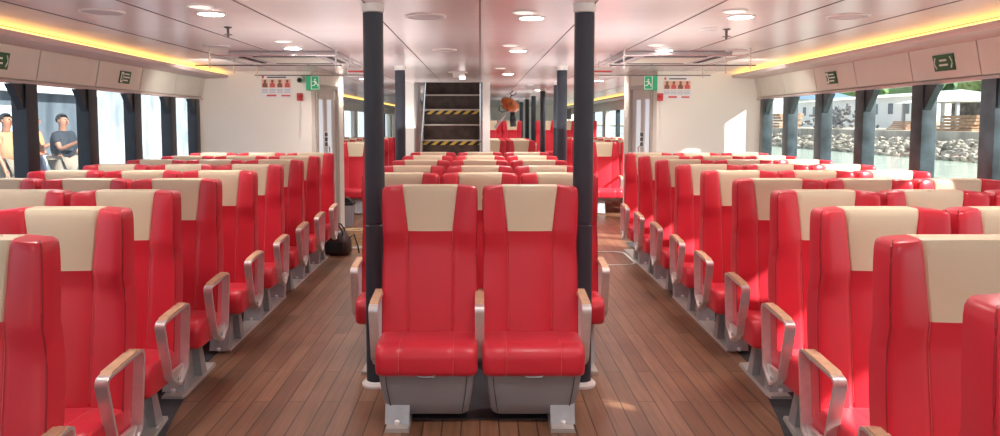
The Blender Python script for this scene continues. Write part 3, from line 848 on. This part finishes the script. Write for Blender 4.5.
# camera
t = thing('security_camera', 'white dome camera with black lens right of the left poster', 'camera', (-2.385, YB-.001, 2.10))
obj('bracket', B(-.05, .05, -.05, 0, -.01, .07, .01), M['white'], t)
sp = bmesh.new(); bmesh.ops.create_uvsphere(sp, u_segments=20, v_segments=12, radius=.05); bmesh.ops.translate(sp, verts=sp.verts, vec=(.01, -.075, .01)); obj('dome', sp, M['white'], t, 'full')
sp = bmesh.new(); bmesh.ops.create_uvsphere(sp, u_segments=16, v_segments=10, radius=.032); bmesh.ops.translate(sp, verts=sp.verts, vec=(.018, -.105, .0)); obj('lens', sp, M['black'], t, 'full')
# green window signs on valance panels
def wsign(s, y, w, h, kind, label):
    x = s*(W(y)-.063)
    t = thing('window_sign', label, 'sign', (x, y, 1.985), 0, 'dark green signs above the windows')
    # plane slopes with the panel; local x along the wall
    t.rotation_euler = (R(-12)*0, 0, (R(90) if s < 0 else R(-90)) - math.atan(.0333)*0)
    t.matrix_world = Matrix.Translation((x, y, 2.0)) @ Matrix.Rotation(R(90) if s < 0 else R(-90), 4, 'Z') @ Matrix.Rotation(R(13), 4, 'X')
    obj('plate', B(-w/2, w/2, -.010, .0, -h/2, h/2, .002), M['dkgreen'], t)
    if kind == 'door':
        obj('door_pictogram', B(-w/2+.012, -w/2+.055, -.013, -.010, -h/2+.01, h/2-.01), M['signw'], t)
        obj('figure', B(-w/2+.025, -w/2+.042, -.015, -.013, -h/2+.03, h/2-.03), M['dkgreen'], t)
        bm = bmesh.new()
        for k, l in enumerate((.10, .12, .09)): box(bm, -w/2+.07, -w/2+.07+l, -.013, -.010, h/2-.035-.032*k, h/2-.022-.032*k)
        obj('text_lines', bm, M['signw'], t)
    else:
        for sg in (-1, 1):
            bm = bmesh.new(); tube(bm, [(sg*(w/2-.035), -.012, h/2-.02), (sg*(w/2-.018), -.012, .01), (sg*(w/2-.018), -.012, -.01), (sg*(w/2-.035), -.012, -h/2+.02)], .005, 5)
            obj('arrow_bracket', bm, M['signw'], t)
        bm = bmesh.new(); box(bm, -.04, .04, -.013, -.010, .012, .026); box(bm, -.05, .05, -.013, -.010, -.024, -.010)
        obj('text_lines', bm, M['signw'], t)
wsign(-1, 7.30, .21, .125, 'door', 'dark green window exit sign with white door symbol above the left windows')
wsign(-1, 5.28, .24, .125, 'arrow', 'dark green bracket sign above the left windows at the frame edge')
wsign(1, 7.38, .21, .125, 'door', 'dark green window exit sign with white door symbol above the right windows')
wsign(1, 5.50, .24, .125, 'arrow', 'dark green bracket sign above the right windows')
# stair emergency plate by far pillar
nb = B(1.44, 1.60, 12.66, 12.68, 1.60, 1.78); tube(nb, [(1.52, 12.67, 1.77), (1.52, 12.67, CEIL)], .006, 6); tag(obj('notice', nb, M['black']), 'small black framed notice hung right of the far pillars', 'sign')

# ------------------------------------------------------------------ things on the floor
t = thing('waste_bin', 'grey bin with black liner in the left doorway', 'bin', (-2.0, 10.75, 0))
def taper(bm, w0, d0, w1, d1, z0, z1):
    P = [[(-w0, -d0, z0), (w0, -d0, z0), (w0, d0, z0), (-w0, d0, z0)], [(-w1, -d1, z1), (w1, -d1, z1), (w1, d1, z1), (-w1, d1, z1)]]
    vs = [[bm.verts.new(p) for p in q] for q in P]
    for i in range(4): bm.faces.new((vs[0][i], vs[0][(i+1) % 4], vs[1][(i+1) % 4], vs[1][i]))
    bm.faces.new(vs[0]); bm.faces.new(vs[1]); bmesh.ops.recalc_face_normals(bm, faces=bm.faces); return bm
obj('tub', taper(bmesh.new(), .085, .09, .105, .11, 0, .33), M['binm'], t)
bm = taper(bmesh.new(), .108, .113, .112, .117, .31, .345); prism(bm, [(-.09, .345), (.09, .345), (.05, .40), (0, .43), (-.05, .385)], 'y', -.06, .06); obj('liner', bm, M['black'], t)
# bag
t = thing('handbag', 'dark brown leather bag slumped on the floor by the left aisle seats', 'bag', (-1.68, 8.36, 0))
bm = bmesh.new(); rings = []
for z, w, d in ((0, .13, .09), (.02, .165, .12), (.10, .175, .13), (.18, .16, .115), (.25, .12, .075), (.28, .09, .04)):
    rings.append([bm.verts.new((w*math.copysign(abs(math.cos(2*PI*k/20))**.7, math.cos(2*PI*k/20)) + .008*math.sin(k*2.1+z*30), d*math.copysign(abs(math.sin(2*PI*k/20))**.7, math.sin(2*PI*k/20)) + .008*math.sin(k*3.3+z*20), z)) for k in range(20)])
for A, D in zip(rings, rings[1:]):
    for k in range(20): bm.faces.new((A[k], A[(k+1) % 20], D[(k+1) % 20], D[k]))
bm.faces.new(rings[0][::-1]); bm.faces.new(rings[-1]); bmesh.ops.recalc_face_normals(bm, faces=bm.faces)
obj('body', bm, M['brown'], t, 'full')
for sy in (-1, 1):
    bm = bmesh.new(); tube(bm, [(-.08, sy*.07, .22), (-.07, sy*.07, .31), (-.02, sy*.065, .36), (.04, sy*.065, .35), (.08, sy*.07, .29), (.09, sy*.07, .21)], .009, 6)
    obj('handle', bm, M['black'], t, True)
obj('side_pocket', B(-.09, .10, -.145, -.12, .05, .17, .01), M['black'], t)
bm = bmesh.new(); tube(bm, [(.15, 0, .2), (.21, -.03, .24), (.25, -.03, .12), (.27, -.04, .02)], .008, 6); obj('shoulder_strap', bm, M['black'], t, True)
# rope coil
bm = bmesh.new(); pts = []
for i in range(200):
    a = i*2*PI/22; pts.append((.155*math.cos(a), .12*math.sin(a), .02+.185*i/199))
tube(bm, pts, .017, 8); tag(obj('rope_coil', bm, M['rope'], None, True, (-1.53, 8.98, .0)), 'thick coil of natural rope on the floor behind the brown bag', 'rope')
tag(obj('rope_board', B(-1.74, -1.28, 8.76, 9.2, .0015, .003), M['ledge']), 'thin pale board under the coil of rope', 'board')
# flush deck hatch ring in right aisle
bm = bmesh.new()
def rr(x0, x1, y0, y1, r, n=6):
    out = []
    for cx, cy, a0 in ((x1-r, y0+r, 270), (x1-r, y1-r, 0), (x0+r, y1-r, 90), (x0+r, y0+r, 180)):
        for i in range(n+1):
            a = R(a0+90*i/n); out.append((cx+r*math.cos(a), cy+r*math.sin(a)))
    return out
A = rr(.98, 1.72, 7.72, 8.55, .16); D = rr(.99+.012, 1.72-.022, 7.74, 8.53, .14)
va = [bm.verts.new((x, y, .006)) for x, y in A]; vd = [bm.verts.new((x, y, .006)) for x, y in D]
for i in range(len(A)): bm.faces.new((va[i], va[(i+1) % len(A)], vd[(i+1) % len(A)], vd[i]))
r = bmesh.ops.extrude_face_region(bm, geom=list(bm.faces)); bmesh.ops.translate(bm, verts=[v for v in r['geom'] if isinstance(v, bmesh.types.BMVert)], vec=(0, 0, -.0055))
bmesh.ops.recalc_face_normals(bm, faces=bm.faces)
tag(obj('deck_hatch_ring', bm, M['white']), 'rounded metal outline of a flush hatch in the right aisle floor', 'hatch')

# hanging orange object right of the stairs
t = thing('hanging_float', 'orange brown rounded float hung from the ceiling right of the stairs', 'float', (.62, 15.6, 0))
sp = bmesh.new(); bmesh.ops.create_uvsphere(sp, u_segments=24, v_segments=14, radius=1)
bmesh.ops.scale(sp, verts=sp.verts, vec=(.22, .18, .145)); bmesh.ops.rotate(sp, verts=sp.verts, cent=(0, 0, 0), matrix=Matrix.Rotation(R(28), 3, 'Y')); bmesh.ops.translate(sp, verts=sp.verts, vec=(.02, 0, 1.92))
obj('body', sp, M['orange'], t, 'full')
bm = bmesh.new(); tube(bm, [(.02, 0, 2.05), (.06, 0, 2.12), (.03, 0, 2.17), (.10, 0, 2.22)], .012, 6); tube(bm, [(.06, 0, 2.12), (.14, 0, 2.14), (.16, 0, 2.20)], .01, 6); obj('hanging_cord', bm, M['slot'], t, True)
bm = bmesh.new(); tube(bm, [(.08, 0, 1.84), (.09, 0, 1.6), (.10, 0, 1.45)], .07, 10); obj('lower_sleeve', bm, M['black'], t, True)
bm = bmesh.new(); tube(bm, [(-.02, -.1, 1.80), (-.16, -.1, 1.60), (-.30, -.1, 1.42)], [.014, .025, .04], 8); obj('slanted_pole', bm, M['frame'], t, True)
bm = bmesh.new(); tube(bm, [(-.19, -.02, 1.88), (-.22, -.1, 1.80), (-.14, -.12, 1.76), (-.02, -.12, 1.80)], .01, 6); obj('rope_loop', bm, M['slot'], t, True)

# ------------------------------------------------------------------ outside, left: quay, pale hull, people
tag(obj('quay', B(-40, -4.6, 2, 60, -.5, -.05), M['quay']), 'pale concrete quay outside the left windows', 'quay')
def streak_mat(name, c0, c1, sc):
    m = bpy.data.materials.new(name); m.use_nodes = True; nt = m.node_tree; b = nt.nodes['Principled BSDF']
    tc = nt.nodes.new('ShaderNodeTexCoord'); mp = nt.nodes.new('ShaderNodeMapping'); mp.inputs['Scale'].default_value = sc
    n = nt.nodes.new('ShaderNodeTexNoise'); n.inputs['Scale'].default_value = 1; n.inputs['Detail'].default_value = 5
    r = nt.nodes.new('ShaderNodeValToRGB'); r.color_ramp.elements[0].position = .35; r.color_ramp.elements[1].position = .65
    r.color_ramp.elements[0].color = (*c0, 1); r.color_ramp.elements[1].color = (*c1, 1)
    nt.links.new(tc.outputs['Object'], mp.inputs[0]); nt.links.new(mp.outputs[0], n.inputs['Vector']); nt.links.new(n.outputs['Fac'], r.inputs[0]); nt.links.new(r.outputs[0], b.inputs['Base Color'])
    b.inputs['Roughness'].default_value = .7
    return m
hullm = streak_mat('pale_blue_hull', (.17, .205, .225), (.36, .39, .40), (2.5, 2.5, .8))
darkm = streak_mat('dark_grey_cladding', (.05, .065, .08), (.12, .15, .17), (2, 2, .5))
h = thing('moored_ship', 'pale blue grey ship side filling the left windows', 'ship', (-11, 20, 0))
obj('hull', B(-1, 1, -1.3, 40, -.05, 4.6), hullm, h)
bm = bmesh.new()
for k in range(26): box(bm, .99, 1.03, -1.2+k*1.5, -1.17+k*1.5, 0, 4.4)
obj('hull_ribs', bm, M['cass'], h)
h = thing('dockside_shed', 'dark grey shed with white eaves behind the people on the quay', 'shed', (-11, 14, 0))
obj('wall', B(-1, 1, -6.5, 4.5, -.05, 2.2), darkm, h); obj('eaves', B(-1.6, 1.3, -6.7, 4.6, 2.2, 2.42), M['white'], h)
for k in range(3): obj('window', B(1.0, 1.03, -5.8+k*3.0, -4.6+k*3.0, 1.3, 1.9), M['bluet'], h)

def person(name_label, loc, rz, shirt, trousers, pose, sleeve=True, cap=None):
    root = thing('person', name_label, 'person', loc, rz, 'people on the quay')
    # local: faces +X, height 1.72
    V_ = []; E_ = []; Rr = []
    def v(p, r): V_.append(p); Rr.append(r); return len(V_)-1
    pel = v((0, 0, .95), .135); waist = v((0, 0, 1.08), .16); chest = v((0, 0, 1.28), .175); neckb = v((-.01, 0, 1.43), .075); neck = v((0, 0, 1.49), .055); hd0 = v((.015, 0, 1.56), .075); hd = v((.02, 0, 1.63), .09); ht = v((.01, 0, 1.69), .06)
    E_ += [(pel, waist), (waist, chest), (chest, neckb), (neckb, neck), (neck, hd0), (hd0, hd), (hd, ht)]
    for sg in (-1, 1):
        hip = v((0, sg*.10, .90), .095); kn = v((.03, sg*.12, .50), .065); an = v((0, sg*.13, .09), .042); to = v((.16, sg*.14, .035), .032)
        E_ += [(pel, hip), (hip, kn), (kn, an), (an, to)]
        sh = v((0, sg*.18, 1.38), .062); el = v(pose[sg][0], .045); wr = v(pose[sg][1], .030); pm = v(pose[sg][2], .036)
        E_ += [(chest, sh), (sh, el), (el, wr), (wr, pm)]
        d = (Vector(pose[sg][2])-Vector(pose[sg][1])).normalized()
        side = d.cross(Vector((0, 0, 1))); side = side.normalized() if side.length > .1 else Vector((0, 1, 0))
        P = Vector(pose[sg][2])
        for q, ln in ((-.024, .055), (-.008, .065), (.008, .062), (.024, .05)):
            b0 = v(tuple(P+side*q+d*.02), .010); b1 = v(tuple(P+side*q+d*(.02+ln*.6)), .009); b2 = v(tuple(P+side*q*1.1+d*(.02+ln)+Vector((0, 0, -.012))), .007)
            E_ += [(pm, b0), (b0, b1), (b1, b2)]
        th = v(tuple(P+side*-.04+d*.0), .010); th2 = v(tuple(P+side*-.052+d*.035), .008); E_ += [(pm, th), (th, th2)]
    me = bpy.data.meshes.new('body'); me.from_pydata(V_, E_, []); me.update()
    me.materials.append(M['skin'])
    o = bpy.data.objects.new('body', me); C.objects.link(o); o.parent = root
    sk = o.modifiers.new('Skin', 'SKIN'); sk.use_smooth_shade = True
    for i, sv in enumerate(me.skin_vertices[0].data): sv.radius = (Rr[i], Rr[i]); sv.use_root = (i == 0)
    ss = o.modifiers.new('Sub', 'SUBSURF'); ss.levels = 1; ss.render_levels = 1
    # clothing: larger skins over the same skeleton
    def cloth(nm, idx, edges, m, g):
        mp_ = {k: i for i, k in enumerate(idx)}
        cm = bpy.data.meshes.new(nm); cm.from_pydata([V_[k] for k in idx], [(mp_[a], mp_[b]) for a, b in edges], []); cm.update(); cm.materials.append(m)
        c = bpy.data.objects.new(nm, cm); C.objects.link(c); c.parent = root
        c.modifiers.new('Skin', 'SKIN').use_smooth_shade = True
        for i, k in enumerate(idx): cm.skin_vertices[0].data[i].radius = (Rr[k]*1.12+g, Rr[k]*1.18+g); cm.skin_vertices[0].data[i].use_root = (i == 0)
        q = c.modifiers.new('Sub', 'SUBSURF'); q.levels = 1; q.render_levels = 1
    # short sleeves end mid upper arm
    idx = [pel, waist, chest, neckb]; ed = [(pel, waist), (waist, chest), (chest, neckb)]
    for sg in (-1, 1):
        shp = Vector((0, sg*.18, 1.38)); elp = Vector(pose[sg][0]); mid = shp.lerp(elp, .62)
        shi = v(tuple(shp), .064); mi = v(tuple(mid), .058); idx += [shi, mi]; ed += [(chest, shi), (shi, mi)]
    cloth('shirt', idx, ed, shirt, .012)
    idx = [pel]; ed = []; j = 8
    for sg in (-1, 1):
        base = [i for i, p in enumerate(V_) if p[2] in (.90, .50, .09) and p[1]*sg > 0][:3]
        idx += base; ed += [(pel, base[0]), (base[0], base[1]), (base[1], base[2])]
    cloth('trousers', idx, ed, trousers, .012)
    # hair cap, ears, nose, eyes
    bm = bmesh.new(); bmesh.ops.create_uvsphere(bm, u_segments=18, v_segments=12, radius=.103)
    bmesh.ops.scale(bm, verts=bm.verts, vec=(1.08, .92, 1.0))
    for f_ in [f_ for f_ in bm.faces if (lambda c_: c_.z < .012 + .055*(c_.x > .03) - .06*(c_.x < -.04))(f_.calc_center_median())]: bm.faces.remove(f_)
    bmesh.ops.translate(bm, verts=bm.verts, vec=(.0, 0, 1.645)); obj('hair', bm, M['hair'], root, 'full')
    bm = bmesh.new(); prism(bm, [(.095, 1.60), (.125, 1.592), (.10, 1.635)], 'y', -.012, .012); obj('nose', bm, M['skin'], root)
    bm = bmesh.new()
    for sg in (-1, 1): box(bm, .088, .100, sg*.034-.011, sg*.034+.011, 1.640, 1.648)
    obj('eyes', bm, M['black'], root)
    obj('mouth', B(.088, .099, -.02, .02, 1.570, 1.576), M['redt'], root)
    bm = bmesh.new()
    for sg in (-1, 1): box(bm, -.015, .015, sg*.083-.008, sg*.083+.008, 1.60, 1.655, .004)
    obj('ears', bm, M['skin'], root)
    return root
hang = {1: ((.03, .23, 1.10), (.13, .22, .88), (.16, .22, .81)), -1: ((.03, -.23, 1.10), (.13, -.22, .88), (.16, -.22, .81))}
raised = {-1: ((.14, -.22, 1.14), (.42, -.16, 1.26), (.49, -.15, 1.30)), 1: ((.06, .23, 1.12), (.20, .22, .90), (.24, .22, .84))}
person('man in dark T-shirt and beige trousers holding his hand forward on the quay', (-7.12, 12.3, -.05), R(-12), M['navy'], M['khaki'], raised)
person('man in tan shirt and pale trousers standing at the left picture edge', (-7.62, 11.6, -.05), R(-8), M['tan'], M['khaki'], hang)
person('person in pale pink shirt half hidden behind the window post', (-8.45, 13.2, -.05), R(30), M['pinkc'], M['bluet'], hang)
person('person in orange top mostly hidden behind the man in the dark T-shirt', (-7.95, 12.85, -.05), R(20), mat('orange_shirt', (.75, .25, .10), .8), M['bluet'], raised)

# ------------------------------------------------------------------ outside, right: water, rubble, yard
wm = mat('green_water', (.42, .50, .42), .15, var=.12, vscale=.6, bump=.5, bscale=1.5)
tag(obj('water', B(3.8, 33, -30, 260, -1.3, -1.0), wm), 'pale green harbour water outside the right windows', 'water', kind='structure')
rub = streak_mat('rubble_stone', (.26, .21, .16), (.55, .48, .39), (3, 3, 3))
bm = bmesh.new(); random.seed(9)
for i in range(2600):
    y = random.uniform(18, 150); u = random.random(); x = 31+2.9*u; z = -1+1.12*u
    r = random.uniform(.18, .42)
    ret = bmesh.ops.create_icosphere(bm, subdivisions=1, radius=r, matrix=Matrix.Translation((x, y, z)) @ Matrix.Rotation(random.uniform(0, 3), 4, (random.random(), random.random(), 1)) @ Matrix.Diagonal((1, random.uniform(.7, 1.5), random.uniform(.5, .9), 1)))
bmv = [bmesh.ops]
prism(bm, [(30.8, -1.3), (34.2, .1), (34.2, -1.3)], 'y', 15, 160)
tag(obj('rubble_bank', bm, rub), 'pale rubble stone bank along the far shore', 'rubble', kind='stuff')
tag(obj('retaining_wall', B(34.75, 35.2, 15, 160, -.5, .85), streak_mat('stained_concrete', (.28, .24, .20), (.55, .48, .40), (1, .8, .3))), 'stained retaining wall behind the rubble bank', 'wall')
tag(obj('yard_ground', B(35.2, 160, 10, 300, .3, .85), mat('sandy_ground', (.58, .50, .38), .9, var=.15, vscale=.3)), 'sandy yard ground above the retaining wall', 'ground', kind='structure')
tm = mat('orange_timber', (.42, .24, .14), .8, var=.35, vscale=3)
dm = streak_mat('dark_scrap', (.08, .08, .09), (.30, .27, .26), (2, 2, 2))
random.seed(12)
for i, (x, y, w, l, hh, m, lab, cat) in enumerate((
    (37.5, 55, 1.5, 2.2, 1.25, tm, 'orange timber stack nearest on the far yard', 'timber stack'), (38.2, 64, 1.3, 1.5, .8, tm, 'lower orange timber stack farther along the yard', 'timber stack'),
    (38.5, 47.5, 1.5, 2.2, 1.9, dm, 'dark scrap heap right of the orange timber', 'scrap heap'), (38, 76, 1.8, 5.5, 2.3, dm, 'long dark scrap heap in the middle of the yard', 'scrap heap'), (38, 92, 1.5, 4, 1.8, tm, 'distant orange timber stack', 'timber stack'))):
    t = thing('timber_stack' if m is tm else 'scrap_heap', lab, cat, (x, y, .85))
    if m is tm:
        nl = 5
        for k in range(nl):
            bm = bmesh.new()
            for q in range(4): box(bm, -w+.1*k+q*.7, -w+.1*k+q*.7+.55, -l+.25*k*random.random(), l-.25*k*random.random(), hh*k/nl, hh*(k+.82)/nl)
            obj('timber_layer', bm, m, t)
    else:
        bm = bmesh.new()
        for k in range(120):
            yy = random.uniform(-l, l); hmax = hh*(1-(yy/l)**2*.6); zz = random.uniform(0, hmax); xx = random.uniform(-w, w)*(1-zz/hh*.6)
            a = Vector((xx, yy, zz+.1)); d = Vector((random.uniform(-.5, .5), random.uniform(-1, 1), random.uniform(-.3, .3)))
            tube(bm, [a, a+d], .14, 6)
        obj('scrap_pile', bm, m, t)
wb = mat('white_building', (.78, .78, .76), .6); rf = mat('grey_roof', (.40, .44, .50), .5); wn = mat('dark_glazing', (.10, .13, .15), .3)
def building(x, y, w, l, h_, label, roofh=.8, rm=rf, wallm=wb, open_=False):
    t = thing('building', label, 'building', (x, y, .85))
    if open_:
        for k in range(5):
            yy = -l+2*l*k/4
            obj('post', B(-w, -w+.25, yy-.12, yy+.12, 0, h_), M['cast'], t); 
        obj('rear_wall', B(w-.2, w, -l, l, 0, h_), wallm, t)
    else:
        obj('walls', B(-w, w, -l, l, 0, h_), wallm, t)
        n = max(2, int(l/1.6))
        for k in range(n):
            yy = -l+2*l*(k+.5)/n; obj('window', B(-w-.04, -w, yy-.5, yy+.5, h_*.45, h_*.8), wn, t)
    bm = bmesh.new(); prism(bm, [(-w-.5, h_), (w+.5, h_), (0, h_+roofh)], 'y', -l-.4, l+.4); obj('roof', bm, rm, t)
building(44, 67, 2.5, 4, 2.5, 'open fronted shed with pale roof behind the orange timber', .7, wb, dm, True)
building(50, 50, 3, 3, 2.2, 'low blue grey roofed hut on the yard at the right', .9)
building(55, 98, 5, 15, 3.7, 'long white building with dark windows across the harbour', .7, wb)
building(62, 150, 6, 12, 5.6, 'distant tall pale building beyond the long white one', 1.0, rf)
building(60, 128, 4, 5, 4.6, 'distant building with blue roof between two white ones', 1.2, mat('blue_roof', (.18, .30, .48), .5))
# elevated road / quay edge
tag(obj('flood_wall', B(72.5, 74, 30, 260, 0.85, 4.4), mat('pale_concrete_beam', (.70, .70, .68), .7)), 'pale concrete flood wall running behind the yard buildings', 'wall')
hm = mat('wooded_hill', (.15, .23, .10), .9, var=.5, vscale=.25)
bm = bmesh.new(); n = 40
vs = []
for i in range(n+1):
    y = 10+i*9; hgt = 17+2.5*math.sin(i*.7)+2*math.sin(i*1.9)
    vs.append([bm.verts.new((94, y, 1.0)), bm.verts.new((100, y, hgt*.75)), bm.verts.new((112, y, hgt)), bm.verts.new((140, y, hgt*1.25))])
for a, b in zip(vs, vs[1:]):
    for k in range(3): bm.faces.new((a[k], a[k+1], b[k+1], b[k]))
bmesh.ops.recalc_face_normals(bm, faces=bm.faces)
struct('hills', bm, hm)
lm = [mat('tree_leaf_a', (.13, .22, .07), .9, var=.5, vscale=1.5), mat('tree_leaf_b', (.20, .28, .10), .9, var=.5, vscale=1.5), mat('tree_leaf_c', (.10, .18, .08), .9, var=.5, vscale=1.5)]
bark = mat('tree_bark', (.18, .13, .09), .9)
random.seed(5)
def tree(x, y, z, h_, k, label):
    t = thing('tree', label, 'tree', (x, y, z), 0, 'trees behind the harbour yard')
    bm = bmesh.new(); tube(bm, [(0, 0, -.2), (.1, .1, h_*.45), (0, .1, h_*.75)], [.22, .16, .08], 7); obj('trunk', bm, bark, t)
    bm = bmesh.new()
    for q in range(9):
        c = Vector((random.uniform(-.5, .5)*h_*.4, random.uniform(-.5, .5)*h_*.38, h_*random.uniform(.45, .92))); rad = h_*random.uniform(.13, .2)
        rt = bmesh.ops.create_icosphere(bm, subdivisions=2, radius=rad, matrix=Matrix.Translation(c))
        for v_ in rt['verts']: v_.co += (v_.co-c)*random.uniform(-.28, .28)
    obj('crown', bm, lm[k % 3], t)
names = ['nearest broad tree behind the harbour yard', 'second tree along the yard edge, paler green', 'third tree along the yard edge, dark green', 'fourth tree behind the low hut', 'fifth tree beside the open shed', 'sixth tree above the shed roof', 'seventh tree beyond the shed', 'eighth tree before the long white building', 'ninth tree above the long white building', 'tenth tree past the long white building', 'farthest tree along the harbour hill']
for i, nm in enumerate(names):
    tree(84+2*(i % 3), 66+i*15+1.5*math.sin(i*2.3), .85, 13+2*math.sin(i*1.7)+i*.25, i, nm)

# ------------------------------------------------------------------ light
def light(kind, loc, energy, col=(1, 1, 1), size=.1, rot=None, **k):
    l = bpy.data.lights.new(kind.lower(), kind); l.energy = energy; l.color = col
    if kind == 'POINT': l.shadow_soft_size = size
    if kind == 'SPOT': l.shadow_soft_size = size; l.spot_size = R(150); l.spot_blend = .8
    for a, b in k.items(): setattr(l, a, b)
    o = bpy.data.objects.new(kind.lower()+'_light', l); C.objects.link(o); o.location = loc
    if rot: o.rotation_euler = rot
    return o
sun = light('SUN', (10, -5, 10), 4.2, (1, .95, .88), angle=R(1.2)); sun.data.energy = 9
sun.rotation_euler = Vector((-1, .55, -.66)).to_track_quat('-Z', 'Y').to_euler()
for x in (-1.7, .35, 1.7):
    for y in (.6, 2.6, 4.7, 6.9, 9.0, 11.5, 14.5, 18, 23):
        light('SPOT', (x, y, CEIL-.03), 24 if y < 6 else 40, (1, .95, .90), .07)
for x in (-2.9, 2.9):  # added side spots without fittings, brighten the valance panels
    for y in (2.5, 5.0, 7.5):
        light('SPOT', (x, y, 2.06), 26, (1, .95, .90), .07)
for x in (-1.2, 1.2):  # added upward fill for the ceiling, no fixture at this height
    for y in (.5, 3.0, 5.5, 8.0, 12, 16, 21):
        l = light('AREA', (x, y, 1.45), {.5: 4, 3.0: 9}.get(y, 15), (1, .96, .93), rot=(PI, 0, 0)); l.data.energy *= .5; l.data.shape = 'SQUARE'; l.data.size = 1.2
for x, y in ((-2.95, 7.6), (2.95, 7.6), (-1.9, 10.4), (1.9, 10.4)):  # added wall wash brightening bulkheads and door area, no real lamps
    light('SPOT', (x, y, 2.1), 24 if y < 9 else 10, (1, .95, .88), .1, rot=(R(62), 0, 0))
w = bpy.data.worlds.new('World'); S.world = w; w.use_nodes = True; nt = w.node_tree
bg = nt.nodes['Background']; sky = nt.nodes.new('ShaderNodeTexSky'); sky.sky_type = 'PREETHAM' if False else 'HOSEK_WILKIE'
sky.sun_direction = Vector((1, -.55, .66)).normalized(); sky.turbidity = 5; sky.ground_albedo = .4
mixn = nt.nodes.new('ShaderNodeMix'); mixn.data_type = 'RGBA'; mixn.inputs[0].default_value = .75
mixn.inputs[7].default_value = (.80, .88, 1, 1)
nt.links.new(sky.outputs[0], mixn.inputs[6]); nt.links.new(mixn.outputs[2], bg.inputs[0]); bg.inputs[1].default_value = 1.15

# ------------------------------------------------------------------ camera
cam = bpy.data.cameras.new('camera'); co = bpy.data.objects.new('camera', cam); C.objects.link(co)
co.location = (0, 0, 1.55); co.rotation_euler = (R(90-4), 0, 0)
cam.sensor_width = 36; cam.sensor_fit = 'HORIZONTAL'; cam.lens = 720/1000*36
cam.shift_x = .020; cam.shift_y = -(218-(122+720*math.tan(R(4))))/1000
cam.clip_start = .05; cam.clip_end = 600
S.camera = co
S.view_settings.view_transform = 'Standard'; S.view_settings.look = 'None'; S.view_settings.exposure = .66
